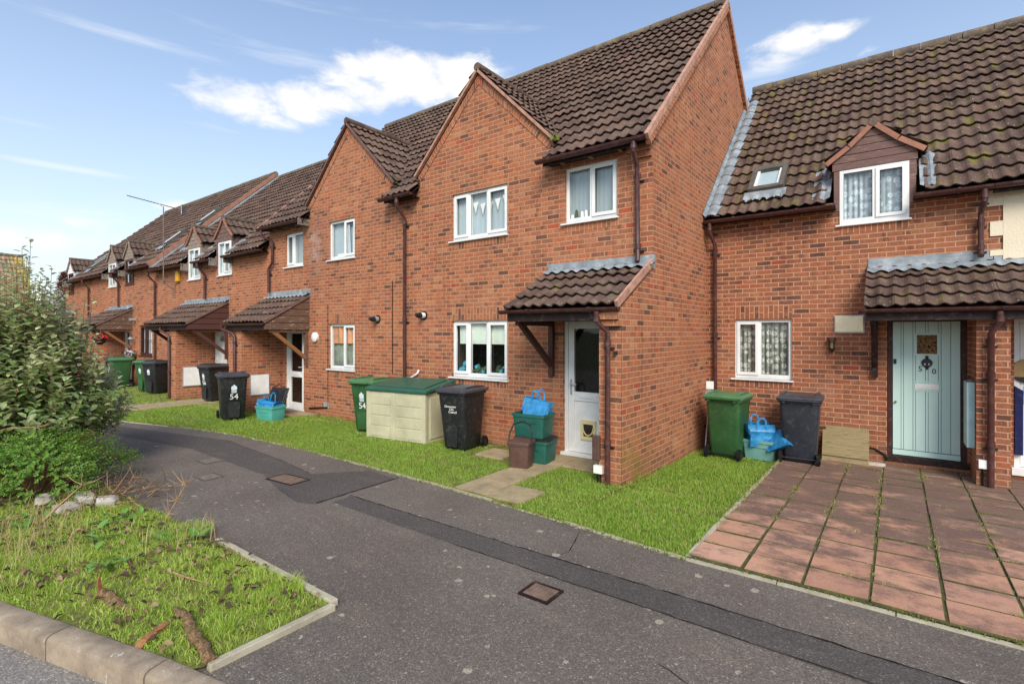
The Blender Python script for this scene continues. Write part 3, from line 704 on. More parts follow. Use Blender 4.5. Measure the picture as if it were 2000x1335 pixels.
def ridge(mb, x0, x1, y, z, r=.11, axis='x'):
    x = x0
    while x < x1 - .02:
        e = min(x + .45, x1); j = random.uniform(-.006, .006)
        mb.tube([(x, y, z + j), (e - .012, y, z + j)], r, 'ridge_tile', 12); x = e
def skylight(par, xc, w, y0, y1, fz, open_=0.):
    mb = MB(); z0, z1 = fz(y0), fz(y1); S = Vector((0, y1 - y0, z1 - z0)); L = S.length; S.normalize(); N = Vector((0, -S.z, S.y)); c0 = Vector((xc, y0, z0)) + N * .1
    def bar(a, b, sa, sb, h0, h1, mat): mb.obox(c0 + Vector(((a + b) / 2, 0, 0)) + S * (sa + sb) / 2 + N * (h0 + h1) / 2, ((b - a) / 2, 0, 0), S * (sb - sa) / 2, N * (h1 - h0) / 2, mat)
    h = w / 2
    bar(-h, -h + .08, 0, L, -.06, .07, 'dark_grey_metal'); bar(h - .08, h, 0, L, -.06, .07, 'dark_grey_metal'); bar(-h + .08, h - .08, L - .13, L, -.06, .075, 'dark_grey_metal'); bar(-h + .08, h - .08, 0, .1, -.06, .06, 'dark_grey_metal')
    bar(-h + .08, -h + .12, .1, L - .13, 0, .045, 'upvc'); bar(h - .12, h - .08, .1, L - .13, 0, .045, 'upvc'); bar(-h + .12, h - .12, .1, .13, 0, .045, 'upvc')
    sk = mb.build('skylight', par)
    g = MB(); a, b = -h + .12, h - .12
    P = lambda x, s, n: c0 + Vector((x, 0, 0)) + S * s + N * n
    g.face([P(a, .13, .03), P(b, .13, .03), P(b, L - .13, .03), P(a, L - .13, .03)], 'glass'); g.build('pane', sk)
    g2 = MB(); g2.face([P(a, .12, .004), P(b, .12, .004), P(b, L - .12, .004), P(a, L - .12, .004)], 'curtain_pale'); g2.build('blind', sk)  # this blind is a pale sheet painted as sky reflected in the glass
    f = MB(); n = 24; rows = [[P(-h - .05 + (w + .1) * i / n, -k * .22 - (.06 * (i % 4 == 2) if k == 1 else 0), (.01 - .03 * k) + .028 * k * (.5 + .5 * math.cos(2 * math.pi * ((-h - .05 + (w + .1) * i / n) / .165)))) for i in range(n + 1)] for k in (0, .5, 1)]
    f.grid(rows, 'lead'); f.build('flashing', sk)

# ================================================================ the houses
def roof_f(e, m): return lambda y: e[1] + (y - e[0]) * m
def main_roof(par, x0, x1, eave, rY, rz, spans, mat='tile', uoff=0., back=True, ridge_x=None, backY=None, verge_l=False, verge_r=False):
    """spans: list of (x0, x1, first course)"""
    S = Vector((0, rY - eave[0], rz - eave[1])); mb = MB()
    for a, b, first in spans: tiles(mb, (a, eave[0], eave[1]), (1, 0, 0), S, b - a, S.length, mat, first=first, uoff=a)
    by = backY or (2 * rY - eave[0])
    if back:
        S2 = Vector((0, -(by - rY), rz - eave[1])); mb.face([(x0, by, eave[1]), (x1, by, eave[1]), (x1, rY, rz + .02), (x0, rY, rz + .02)][::-1], mat, uv=[(0, 0), (x1 - x0, 0), (x1 - x0, 6), (0, 6)])
    r = mb.build('roof', par)
    g = MB(); a, b = ridge_x or (x0, x1); ridge(g, a, b, rY, rz + .03); g.build('ridge_tiles', r, smooth=50)
    return r
def rafters(mb, x0, x1, y, z, n):
    for i in range(n):
        x = x0 + (x1 - x0) * (i + .5) / n; mb.box(x - .022, x + .022, y - .02, y + .2, z - .1, z - .02, 'ply')

Y0 = 6.95
# ---------------------------------------------------------------- the tall pair in the middle
EA = (6.72, 4.63); RA = (10.84, 8.55); MA = (RA[1] - EA[1]) / (RA[0] - EA[0])
BX = -7.88; GX = -2.74; LX = -13.2
def gable_pair(par, gx, side):
    """flush gable that breaks the eave"""
    hw = 1.56; zb = 5.0; za = 6.55
    w = MB(); w.face([(gx - hw, Y0, 4.72), (gx + hw, Y0, 4.72), (gx + hw, Y0, zb), (gx, Y0, za), (gx - hw, Y0, zb)], 'brick')
    for s in (-1, 1):       # brick-on-edge course under the verge and cheeks
        w.face([(gx + s * hw, Y0, 4.72), (gx + s * hw, Y0 + .5, 4.72), (gx + s * hw, Y0 + .5, zb), (gx + s * hw, Y0, zb)], 'brick')
        a = Vector((gx + s * hw, Y0 - .012, zb - .03)); b = Vector((gx, Y0 - .012, za - .03)); d = (b - a).normalized(); nrm = Vector((-d.z, 0, d.x)) * (s)
        nrm = nrm if nrm.z < 0 else -nrm; q = [a, b, b + Vector((0, 0, -.16)), a + nrm * .11]
        L = (b - a).length; w.face(q if s < 0 else q[::-1], 'brick', uv=[(.0, 0), (.0, L), (.11, L), (.11, 0)] if s < 0 else [(.11, 0), (.11, L), (0, L), (0, 0)])
        w.face([a, b, b + Vector((0, .012, 0)), a + Vector((0, .012, 0))], 'brick')
    g = w.build('gable', par)
    r = MB(); yb = EA[0] + (za + .07 - EA[1]) / MA + .05; yf = Y0 - .06; dz = za - zb; sl = Vector((hw, 0, dz)).normalized()
    for s in (1, -1):
        S = Vector((-s * hw, 0, dz)); o = Vector((gx + s * (hw + .06), yf if s > 0 else yb, zb - .06 + .05))
        tiles(r, o, (0, s, 0), S, yb - yf, S.length + .085, 'tile', uoff=.05)
        r.obox((gx + s * (hw / 2 + .02), yf + .02, (zb + za) / 2 + .025), Vector((s * (hw + .06) / 2, 0, -dz * (hw + .06) / hw / 2)), (0, .03, 0), Vector((s * dz, 0, hw)).normalized() * .022, 'verge_mortar' if side > 0 else 'board_brown')
    rf = r.build('gable_roof', g)
    q = MB(); y = yf
    while y < yb: e = min(y + .45, yb); q.tube([(gx, y, za + .1), (gx, e - .01, za + .1)], .075, 'tile', 12); y = e
    q.build('ridge_tiles', g, smooth=50)

h52 = thing('terraced_house', 'tall red brick house with a broad bare gable end wall and a cat flap door', 'house', (-5.3, Y0, 0), group='houses in the terrace', world=True)
w = MB(); holes = [(-6.61, -5.31, 3.62, 4.49), (-6.61, -5.31, 1.12, 2.15), (-4.17, -3.28, 3.64, 4.51), (-4.2, -3.38, .02, 2.16)]
wall_xz(w, BX, GX, -.3, 4.72, Y0, holes)
soldier(w, -6.61, -5.31, 2.165, 2.385, Y0); soldier(w, -6.61, -5.31, .98, 1.09, Y0); soldier(w, -6.61, -5.31, 3.48, 3.59, Y0); soldier(w, -4.17, -3.28, 3.5, 3.61, Y0)
w.build('wall', h52)
g = MB()                                                   # gable end wall with the lower wing that carries the porch
prof = [(5.93, -.3), (14.73, -.3), (14.73, 4.72), (10.84, 8.44), (6.95, 4.74), (6.95, 2.88), (5.82, 2.24), (5.82, 2.1), (5.86, 2.1), (5.86, 2.02), (5.93, 2.02)]
g.face([(GX, y, z) for y, z in prof], 'brick_moss')
g.prism([(5.93, -.3), (6.95, -.3), (6.95, 2.85), (5.82, 2.22), (5.82, 2.1), (5.86, 2.1), (5.86, 2.02), (5.93, 2.02)], 'x', GX - .31, GX - .004, 'brick')
g.box(GX - .3, GX - .004, Y0 - .05, Y0, 4.42, 4.5, 'brick'); g.box(GX - .34, GX - .004, Y0 - .1, Y0, 4.5, 4.6, 'brick')
g.build('gable_wall', h52)
main_roof(h52, BX, GX, EA, *RA, [(BX, -7.46, 0), (-7.46, -4.42, 2), (-4.42, GX + .03, 0)], 'tile')
v = MB()                                                    # mortared verge up both slopes of the end gable
for (ya, za_), (yb, zb_) in (((6.66, 4.6), (10.84, 8.56)), ((15.0, 4.56), (10.84, 8.56))):
    a = Vector((GX + .03, ya, za_)); b = Vector((GX + .03, yb, zb_)); d = (b - a).normalized(); n = Vector((0, -d.z, d.y)); n = n if n.z > 0 else -n
    v.obox((a + b) / 2 + n * .0, (b - a) / 2, (.03, 0, 0), n * .045, 'verge_mortar'); v.obox((a + b) / 2 - n * .085, (b - a) / 2, (.014 + .02, 0, 0), n * .03, 'brick')
v.build('verge', h52)
gable_pair(h52, -5.95, 1)
gt = MB(); gutter(gt, -4.52, GX + .02, 6.66, 4.62); gutter(gt, -8.36 + .5, -7.42, 6.66, 4.62); rafters(gt, -4.4, -2.95, 6.8, 4.66, 3); gt.box(-4.45, GX, 6.74, 6.765, 4.545, 4.62, 'brown_dark'); gt.box(BX, -7.44, 6.74, 6.765, 4.545, 4.62, 'brown_dark')
gt.face([(-4.42, 6.75, 4.58), (-4.42, Y0, 4.58), (GX, Y0, 4.58), (GX, 6.75, 4.58)], 'brown_dark'); gt.build('gutter', h52, smooth=40, split=-6)
dp = MB(); pipe(dp, [(-2.9, 6.66, 4.6), (-2.9, 6.66, 4.45), (-2.93, 6.86, 4.27), (-2.93, 6.88, 2.98), (-2.93, 6.86, 2.94)], collars=[(-2.9, 6.66, 4.5), (-2.93, 6.88, 4.15), (-2.93, 6.88, 3.15)], wall=Y0); dp.build('downpipe', h52, smooth=40)
dp = MB(); pipe(dp, [(-7.82, 6.66, 4.6), (-7.82, 6.66, 4.42), (-7.84, 6.88, 4.22), (-7.84, 6.88, -.1)], collars=[(-7.82, 6.66, 4.5), (-7.84, 6.88, 4.12), (-7.84, 6.88, 2.2)], wall=Y0); dp.build('downpipe', h52, smooth=40)
dp = MB(); pipe(dp, [(-3.0, 5.76, 2.2), (-3.0, 5.76, 2.08), (-2.9, 5.87, 1.93), (-2.9, 5.87, .0)], collars=[(-3.0, 5.76, 2.1), (-2.9, 5.87, 1.8), (-2.9, 5.87, .55)], wall=5.93); dp.box(-2.83, -2.79, 5.88, 5.93, 1.66, 1.7, 'black_plastic'); dp.build('downpipe', h52, smooth=40)

def bunting(w, x0, x1, z0, z1, yc):
    b = MB()
    for k in range(5):
        xa = x0 + .45 + k * .17; z = z1 - .2 - .05 * math.sin(k); b.prism([(xa, z), (xa + .12, z + .01), (xa + .06, z - .2)], 'y', yc - .05, yc - .046, 'white_plastic')
    b.build('bunting', w)
def bottles(w, x0, x1, z0, z1, yc):
    b = MB()
    for k, (xx, hh) in enumerate(((.09, .1), (.16, .17), (.26, .13), (.33, .14), (.42, .1))):
        x = x0 + xx; b.tube([(x, yc - .05, z0 + .05), (x, yc - .05, z0 + .05 + hh * .8), (x, yc - .05, z0 + .05 + hh)], [.026, .026, .014], 'leafy' if k == 1 else 'white_plastic', 8)
    b.build('bottle_row', w)
def kitchen(w, x0, x1, z0, z1, yc):
    b = MB(); b.box(x0 + .1, x1, yc - .02, yc - .012, z1 - .42, z1, 'blind'); b.build('blind', w)
    for cx, sg in ((.55, .07), (1.05, .08), (.2, .05)):
        q = MB()
        for k in range(20):
            x = x0 + random.gauss(cx, sg); z = z0 + .06 + abs(random.gauss(.06, .09)); s = random.uniform(.012, .035); q.obox((x, yc - .02 + random.uniform(-.02, .06), z), (s, .01, s * .5), (-.004, s, .006), (-s * .3, 0, s), 'leafy' if k % 4 and cx > .3 else 'toy_blue')
        q.build('sill_ornament', w)
window(h52, -6.61, -5.31, 3.62, 4.49, Y0, (.3, .64), (1, 0, 1), curtain='curtain_pale', extra=bunting)
window(h52, -6.61, -5.31, 1.12, 2.15, Y0, (.3, .64), (1, 0, 1), curtain=None, extra=kitchen)
window(h52, -4.17, -3.28, 3.64, 4.51, Y0, (.5,), (0, 1), curtain='frosted', extra=bottles)
canopy(h52, -4.5, GX + .01, Y0, 2.25, 2.86, 1.12, left=True, right=False, gx=(-4.56, GX + .02))
v = MB(); a = Vector((GX + .0, 5.8, 2.25)); b = Vector((GX + .0, 6.95, 2.9)); d = (b - a).normalized(); n = Vector((0, -d.z, d.y)); v.obox((a + b) / 2 + n * .035, (b - a) / 2, (.02, 0, 0), n * .045, 'verge_mortar'); v.build('porch_verge', h52)

def upvc_door(par, x0, x1, z0, z1, Y, kind):
    yf = Y + .04; yb = yf + .07; f = MB(); fw = .06
    f.box(x0, x0 + fw, yf, yb, z0, z1, 'upvc'); f.box(x1 - fw, x1, yf, yb, z0, z1, 'upvc'); f.box(x0 + fw, x1 - fw, yf, yb, z1 - fw, z1, 'upvc'); f.box(x0 - .03, x1 + .03, Y - .05, yb, z0 - .05, z0 + .05, 'upvc')
    dr = f.build('door', par, bevel=.004)
    l = MB(); a, b, c, e = x0 + fw + .004, x1 - fw - .004, z0 + .055, z1 - fw - .004; y = yf + .012; s = .1
    mid = c + (e - c) * .43
    l.box(a, a + s, y, yb, c, e, 'upvc'); l.box(b - s, b, y, yb, c, e, 'upvc'); l.box(a + s, b - s, y, yb, e - s, e, 'upvc'); l.box(a + s, b - s, y, yb, c, c + .14, 'upvc'); l.box(a + s, b - s, y, yb, mid - .07, mid + .07, 'upvc')
    if kind != 'glazed': l.box(a + s, b - s, y + .02, yb, c + .14, mid - .07, 'upvc')
    if kind == 'panel':
        l.box(a + s, b - s, y + .02, yb, mid + .07, e - s, 'upvc')
        for zz, hh in ((c + .2, .5), (mid + .1, .45)):
            for xx in (a + s + .02, (a + b) / 2 + .02): l.box(xx, xx + (b - a) / 2 - s - .04, y + .008, y + .02, zz, zz + hh, 'upvc')
    l.build('door_leaf', dr, bevel=.005)
    g = MB()
    if kind != 'panel': g.face([(a + s, y + .03, mid + .07), (b - s, y + .03, mid + .07), (b - s, y + .03, e - s), (a + s, y + .03, e - s)], 'glass_dark')
    else:
        xc, zc = (a + b) / 2, e - .36; g.face([(xc - .15, y + .006, zc)] + [(xc + .15 * -math.cos(math.pi * k / 10), y + .006, zc + .17 * math.sin(math.pi * k / 10)) for k in range(1, 10)] + [(xc + .15, y + .006, zc)], 'glass_dark')
    if kind == 'glazed': g.face([(a + s, y + .03, c + .14), (b - s, y + .03, c + .14), (b - s, y + .03, mid - .07), (a + s, y + .03, mid - .07)], 'glass_dark')
    g.build('pane', dr)
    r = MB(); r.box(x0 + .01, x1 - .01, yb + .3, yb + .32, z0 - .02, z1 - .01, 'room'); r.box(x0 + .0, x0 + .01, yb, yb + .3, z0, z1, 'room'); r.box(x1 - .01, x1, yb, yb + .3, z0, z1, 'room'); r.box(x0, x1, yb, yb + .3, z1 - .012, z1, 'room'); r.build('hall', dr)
    if False:
        r = MB(); r.face([(a, yb + .25, c), (b, yb + .25, c), (b, yb + .25, e), (a, yb + .25, e)], 'room'); r.build('hall', dr)
    lb = MB(); xc = (a + b) / 2; lb.box(xc - .15, xc + .15, y - .008, y, mid - .03, mid + .035, 'white_plastic'); lb.box(xc - .13, xc + .13, y - .014, y - .008, mid - .02, mid + .022, 'upvc'); lb.build('letterbox', dr, bevel=.003)
    hd = MB(); hx = a + .05 if kind != 'glazed' else b - .05; hs = 1 if kind != 'glazed' else -1
    hd.box(hx - .016, hx + .016, y - .01, y, mid + .02, mid + .26, 'white_plastic' if kind != 'solid' else 'alloy'); hd.tube([(hx, y - .008, mid + .19), (hx, y - .05, mid + .19), (hx + hs * .12, y - .05, mid + .185)], .009, 'white_plastic' if kind != 'solid' else 'alloy', 6); hd.build('handle', dr)
    return dr, (a, b, c, e, y, mid)
dr, (a, b, c, e, y, mid) = upvc_door(h52, -4.2, -3.38, .02, 2.16, Y0, 'solid')
cf = MB(); xc, zc = a + .35, c + .36
for q in ((xc - .13, xc - .085, zc - .15, zc + .15), (xc + .085, xc + .13, zc - .15, zc + .15), (xc - .085, xc + .085, zc + .09, zc + .15), (xc - .085, xc + .085, zc - .15, zc - .1)): cf.box(q[0], q[1], y - .01, y + .02, q[2], q[3], 'cream_plastic')
cf.face([(xc - .085, y + .006, zc - .1), (xc + .085, y + .006, zc - .1), (xc + .085, y + .006, zc + .09), (xc - .085, y + .006, zc + .09)], 'room')
cf.tube([(xc + .09 * math.cos(q), y - .008, zc + .04 + .12 * math.sin(q)) for q in [math.pi + math.pi * k / 10 for k in range(11)]], .012, 'cream_plastic', 6)
cf.build('cat_flap', dr)
def flue(par, x, z, Y, c1='black_plastic', c2='white_plastic'):
    q = MB(); q.tube([(x, Y, z), (x, Y - .012, z)], .09, 'rubber', 16); q.tube([(x, Y - .01, z), (x, Y - .1, z)], .058, c2, 14); q.tube([(x, Y - .1, z), (x, Y - .15, z - .005), (x, Y - .22, z + .01)], [.06, .05, .035], c1, 14); q.build('boiler_flue', par, smooth=40)
flue(h52, -7.35, 2.27, Y0)
q = MB(); q.tube([(-4.86, Y0, .62), (-4.86, Y0 - .02, .62)], .03, 'black_plastic', 10)
q.build('waste_pipe', h52); q = MB(); q.tube([(-7.5, Y0, 1.2), (-7.5, Y0 - .04, 1.14), (-7.54, Y0 - .05, 1.11), (-7.78, Y0 - .05, 1.0)], .018, 'white_plastic', 8); q.build('waste_pipe', h52)
q = MB(); q.box(-3.13, -3.02, 5.88, 5.928, .3, .62, 'caddy_brown'); q.build('meter_cover', h52, bevel=.015)
q = MB(); q.box(-3.1, -2.98, 5.87, 5.928, .14, .24, 'white_plastic'); q.tube([(-3.06, 5.91, .0), (-3.06, 5.91, .15)], .012, 'rubber', 6); q.tube([(-3.02, 5.91, .0), (-3.02, 5.91, .15)], .012, 'rubber', 6); q.build('cable_box', h52)

h54 = thing('terraced_house', 'tall red brick house with a round white alarm light beside its fully glazed door', 'house', (-10.5, Y0, 0), group='houses in the terrace', world=True)
w = MB(); holes = [(-10.52, -9.55, 3.6, 4.49), (-10.52, -9.55, 1.1, 2.13), (-12.4, -11.6, 3.58, 4.42), (-12.42, -11.57, .0, 2.08)]
wall_xz(w, LX, BX, -.3, 4.72, Y0, holes); soldier(w, -10.52, -9.55, 2.145, 2.365, Y0); soldier(w, -10.52, -9.55, .96, 1.07, Y0); soldier(w, -10.52, -9.55, 3.46, 3.57, Y0); soldier(w, -12.4, -11.6, 3.44, 3.55, Y0)
w.box(-13.2, -12.54, 5.93, Y0 + .01, -.3, 2.12, 'brick')
w.face([(LX, y, z) for y, z in [(6.95, 3.9), (14.73, 3.9), (14.73, 4.72), (10.84, 8.44), (6.95, 4.74)]], 'brick')
w.build('wall', h54)
main_roof(h54, LX, BX, EA, *RA, [(LX - .05, -11.27, 0), (-11.27, -8.31, 2), (-8.31, BX, 0)], 'tile')
v = MB()
for (ya, za_), (yb, zb_) in (((6.66, 4.6), (10.84, 8.56)),):
    a = Vector((LX - .03, ya, za_)); b = Vector((LX - .03, yb, zb_)); d = (b - a).normalized(); n = Vector((0, -d.z, d.y)); v.obox((a + b) / 2, (b - a) / 2, (.034, 0, 0), n * .05, 'verge_mortar')
v.build('verge', h54)
gable_pair(h54, -9.79, -1)
gt = MB(); gutter(gt, LX - .05, -11.35, 6.66, 4.62); gutter(gt, -8.36, BX, 6.66, 4.62); gt.box(LX, -11.3, 6.74, 6.765, 4.545, 4.62, 'brown_dark'); gt.box(-8.3, BX, 6.74, 6.765, 4.545, 4.62, 'brown_dark'); gt.face([(LX, 6.75, 4.58), (LX, Y0, 4.58), (-11.3, Y0, 4.58), (-11.3, 6.75, 4.58)], 'brown_dark')
gt.face([(-8.3, 6.75, 4.58), (-8.3, Y0, 4.58), (-7.46, Y0, 4.58), (-7.46, 6.75, 4.58)], 'brown_dark'); rafters(gt, -13, -11.5, 6.8, 4.66, 3); gt.box(-11.36, -11.31, 6.66, 6.95, 4.5, 4.66, 'iron_grey'); gt.build('gutter', h54, smooth=40, split=-9.8)
dp = MB(); pipe(dp, [(-13.05, 6.66, 4.6), (-13.05, 6.66, 4.42), (-12.92, 6.88, 4.3), (-12.92, 6.88, 3.75), (-13.1, 6.88, 3.6), (-13.1, 6.88, 2.98)], collars=[(-12.92, 6.88, 4.2), (-13.1, 6.88, 3.5)], wall=Y0); dp.build('downpipe', h54, smooth=40)
dp = MB(); pipe(dp, [(-13.2, 5.77, 2.12), (-13.2, 5.77, 2.02), (-12.86, 5.86, 1.92), (-12.8, 5.88, 1.84), (-12.8, 5.88, 0)], collars=[(-12.8, 5.88, 1.7), (-12.8, 5.88, .6)], wall=5.93); dp.build('downpipe', h54, smooth=40)
def tall_lace(w, x0, x1, z0, z1, yc):
    b = MB(); n = 20; b.grid([[(x0 + .48 + .2 * i / n + .05 * (1 - k) * i / n, yc - .06 + .015 * math.sin(i * 1.4), z0 + .12 + (z1 - z0 - .12) * k) for i in range(n + 1)] for k in (0, 1)], 'curtain_pale'); b.box(x0 + .3, x0 + .62, yc - .1, yc - .09, z0 + .05, z0 + .13, 'white_plastic'); b.build('drape', w)
def street_reflection(w, x0, x1, z0, z1, yc):
    b = MB(); n = 40; zm = z1 - .38
    b.grid([[(x0 + (x1 - x0) * i / n, yc - .05 + .012 * math.sin(i * .9), z) for i in range(n + 1)] for z in (zm - .06, z1)], 'reflection_peach'); b.build('painted_reflection', w)  # peach band painted as the houses mirrored in the glass
window(h54, -10.52, -9.55, 3.6, 4.49, Y0, (.57,), (0, 1), curtain='curtain_pale', extra=tall_lace)
window(h54, -10.52, -9.55, 1.1, 2.13, Y0, (.55,), (0, 1), curtain='reflection_green', extra=street_reflection)  # curtain here carries painted colours of the street reflected in the pane
window(h54, -12.4, -11.6, 3.58, 4.42, Y0, (.42,), (1, 0), curtain='frosted')
canopy(h54, -13.24, -11.3, Y0, 2.15, 2.82, 1.12, left=False, right=True, board='board_worn', brace='brace_oak', gx=(-13.28, -11.36))
upvc_door(h54, -12.42, -11.57, .0, 2.08, Y0, 'glazed')
flue(h54, -8.75, 2.22, Y0, 'black_plastic', 'grey_plastic')
q = MB(); q.tube([(-11.05, Y0, 1.83), (-11.05, Y0 - .05, 1.83), (-11.05, Y0 - .075, 1.83)], [.115, .115, .07], 'white_plastic', 20); q.build('alarm_light', h54, smooth=30)
q = MB(); q.box(-12.543, -12.515, 6.12, 6.6, .4, .92, 'grey_plastic'); q.box(-12.516, -12.505, 6.14, 6.58, .42, .9, 'white_plastic'); q.build('meter_box', h54, bevel=.004)
q = MB(); q.tube([(-10.55, Y0 - .008, 2.6), (-10.55, Y0 - .008, .2)], .007, 'rubber', 5); q.tube([(-8.28, Y0 - .008, 3.0), (-8.28, Y0 - .01, 2.95), (-8.28, Y0 - .008, 1.1)], .009, 'rubber', 5); q.tube([(-10.55, Y0 - .01, .2), (-11.3, Y0 - .02, .12)], .02, 'rubber', 5); q.build('cable', h54, split=-9)
q = MB(); q.box(-10.72, -10.52, Y0 - .012, Y0, .18, .32, 'grey_plastic'); q.build('air_vent', h54)
# ---------------------------------------------------------------- the low pair on the right
Y5 = 9.55; E5 = (9.33, 3.92); R5 = (13.3, 7.67); M5 = (R5[1] - E5[1]) / (R5[0] - E5[0]); BX5 = 1.04
h50 = thing('terraced_house', 'low red brick house with a mint green door numbered 50 and a skylight', 'house', (-.8, Y5, 0), group='houses in the terrace', world=True)
w = MB(); holes = [(-2.27, -1.38, 1.14, 2.16), (-.71, .157, 3.62, 3.99), (-.11, .8, .05, 2.16)]
wall_xz(w, GX, BX5, -.4, 3.99, Y5, holes, 'brick_brown'); soldier(w, -2.27, -1.38, 2.17, 2.39, Y5, 'brick_brown'); soldier(w, -2.27, -1.38, 1.0, 1.11, Y5, 'brick_brown'); soldier(w, -.71, .157, 3.49, 3.6, Y5, 'brick_brown')
w.box(.83, 1.15, 8.88, Y5 + .01, -.4, 2.12, 'brick_brown'); w.build('wall', h50)
f5 = roof_f(E5, M5)
main_roof(h50, GX, BX5, E5, *R5, [(GX + .0, -.88, 0), (-.88, .33, 2), (.33, BX5, 0)], 'tile_moss')
dormer(h50, -.275, Y5, 4.6, 5.08, .56, (-.71, .157, 3.62, 4.47), 'board_brown', 'barge', curtain='lace_blue', m=M5, eave=E5, cols=(.52,))
skylight(h50, -1.8, .56, 9.74, 10.3, f5)
fl = MB()                                                   # stepped lead against the tall gable wall
S = Vector((0, R5[0] - E5[0], R5[1] - E5[1])).normalized(); N = Vector((0, -S.z, S.y)); L5 = 4.75; O = Vector((GX, E5[0], E5[1])); k = int(L5 / .1)
s = 0.
while s < L5:
    a = O + S * s; h = .2 + .1
    fl.face([a + Vector((.012, 0, .05)), a + S * .105 + Vector((.012, 0, .05)), a + S * .105 + Vector((.012, 0, .20)), a + S * .02 + Vector((.012, 0, .22))], 'lead'); s += .1
s = 0.
while s < L5 - .1:
    e = min(L5, s + .36); rows = []
    for q in (s, e): rows.append([O + S * q + Vector((x, 0, 0)) + N * (h + (.012 if q == s else 0)) for x, h in ((.012, .12), (.05, .06), (.09, .09), (.14, .1), (.19, .085), (.23, .05), (.28, .045))])
    fl.grid(rows, 'lead'); s += .345
fl.build('flashing', h50)
gt = MB(); gutter(gt, GX + .02, -.74, 9.27, 3.9); gutter(gt, .19, BX5, 9.27, 3.9); gt.box(GX, -.75, 9.35, 9.375, 3.845, 3.92, 'brown_dark'); gt.box(.2, BX5, 9.35, 9.375, 3.845, 3.92, 'brown_dark')
gt.face([(GX, 9.36, 3.87), (GX, Y5, 3.87), (-.75, Y5, 3.87), (-.75, 9.36, 3.87)], 'brown_dark'); gt.face([(.2, 9.36, 3.87), (.2, Y5, 3.87), (BX5, Y5, 3.87), (BX5, 9.36, 3.87)], 'brown_dark'); gt.build('gutter', h50, smooth=40, split=-.27)
dp = MB(); pipe(dp, [(-2.62, 9.27, 3.86), (-2.62, 9.27, 3.7), (-2.58, 9.46, 3.5), (-2.58, 9.48, -.1)], collars=[(-2.62, 9.27, 3.75), (-2.58, 9.48, 3.38), (-2.58, 9.48, 1.9)], wall=Y5); dp.build('downpipe', h50, smooth=40)
dp = MB(); pipe(dp, [(.95, 9.27, 3.86), (.95, 9.27, 3.7), (.93, 9.46, 3.56), (.93, 9.48, 3.02), (.93, 9.44, 2.98)], collars=[(.95, 9.27, 3.76), (.93, 9.48, 3.45), (.93, 9.48, 3.1)], wall=Y5); dp.build('downpipe', h50, smooth=40)
dp = MB(); pipe(dp, [(1.03, 8.68, 2.2), (1.03, 8.68, 2.07), (.96, 8.8, 1.92), (.96, 8.82, -.04)], r=.036, collars=[(1.03, 8.68, 2.1), (.96, 8.82, 1.82), (.96, 8.82, 1.4), (.96, 8.82, .52)], wall=8.88); dp.build('downpipe', h50, smooth=40)
window(h50, -2.27, -1.38, 1.14, 2.16, Y5, (.44,), (1, 0), curtain='lace', glassm='glass')
canopy(h50, -.36, BX5, Y5, 2.26, 2.86, .85, left=True, right=False, gx=(-.42, BX5), flash=.17, board='brown_dark', brace='brown_dark')
# ledged door in mint paint
d = MB(); yf = Y5 + .05
d.box(-.11, -.045, yf - .01, yf + .07, .1, 2.16, 'dark_frame'); d.box(.735, .8, yf - .01, yf + .07, .1, 2.16, 'dark_frame'); d.box(-.045, .735, yf - .01, yf + .07, 2.1, 2.16, 'dark_frame'); d.box(-.13, .82, Y5 - .03, yf + .07, .02, .105, 'brown_dark')
dr = d.build('door', h50, bevel=.004)
d = MB(); x = -.04; edges = [-.04, .06, .09, .2, .23, .345, .375, .49, .52, .625, .73]
for i, (a, b) in enumerate(zip(edges, edges[1:])): d.box(a + .0025, b - .0025, yf + (.0 if i % 2 == 0 else -.002), yf + .05, .2, 2.095, 'mint_paint')
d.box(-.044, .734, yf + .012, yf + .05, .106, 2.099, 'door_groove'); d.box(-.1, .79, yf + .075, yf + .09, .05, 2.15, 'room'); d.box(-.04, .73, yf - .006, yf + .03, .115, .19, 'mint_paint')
zt = 1.95
for q in ((.215, .245, 1.6, 1.93), (.475, .505, 1.6, 1.93), (.245, .475, 1.9, 1.93), (.245, .475, 1.6, 1.625), (.215, .505, 1.2, 1.225), (.215, .505, 1.075, 1.1)): d.box(q[0], q[1], yf - .008, yf + .02, q[2], q[3], 'mint_paint')
d.build('door_leaf', dr, bevel=.002)
g = MB(); g.face([(.245, yf - .004, 1.625), (.475, yf - .004, 1.625), (.475, yf - .004, 1.9), (.245, yf - .004, 1.9)], 'dimpled_glass'); g.build('pane', dr)
g = MB(); g.box(.225, .495, yf - .014, yf - .002, 1.105, 1.19, 'white_plastic'); g.box(.25, .47, yf - .02, yf - .014, 1.125, 1.175, 'upvc'); g.build('letterbox', dr, bevel=.003)
g = MB(); pts = []
for k_ in range(24):
    q = 2 * math.pi * k_ / 24; r_ = 1 + .12 * math.cos(2 * q); pts.append((.36 + .058 * math.cos(q) * r_, 1.5 + .062 * math.sin(q) * (1 if math.sin(q) > 0 else 1.25)))
g.prism(pts, 'y', yf - .022, yf - .006, 'black_plastic'); g.tube([(.36, yf - .015, 1.545), (.36, yf - .015, 1.60)], [.022, .008], 'black_plastic', 8); g.tube([(.36, yf - .015, 1.44), (.36, yf - .015, 1.395)], [.02, .008], 'black_plastic', 8)
g.prism([(.325, 1.478), (.342, 1.492), (.346, 1.47), (.336, 1.46)], 'y', yf - .024, yf - .021, 'mint_paint'); g.prism([(.395, 1.478), (.378, 1.492), (.374, 1.47), (.384, 1.46)], 'y', yf - .024, yf - .021, 'mint_paint'); g.build('knocker', dr, smooth=40)
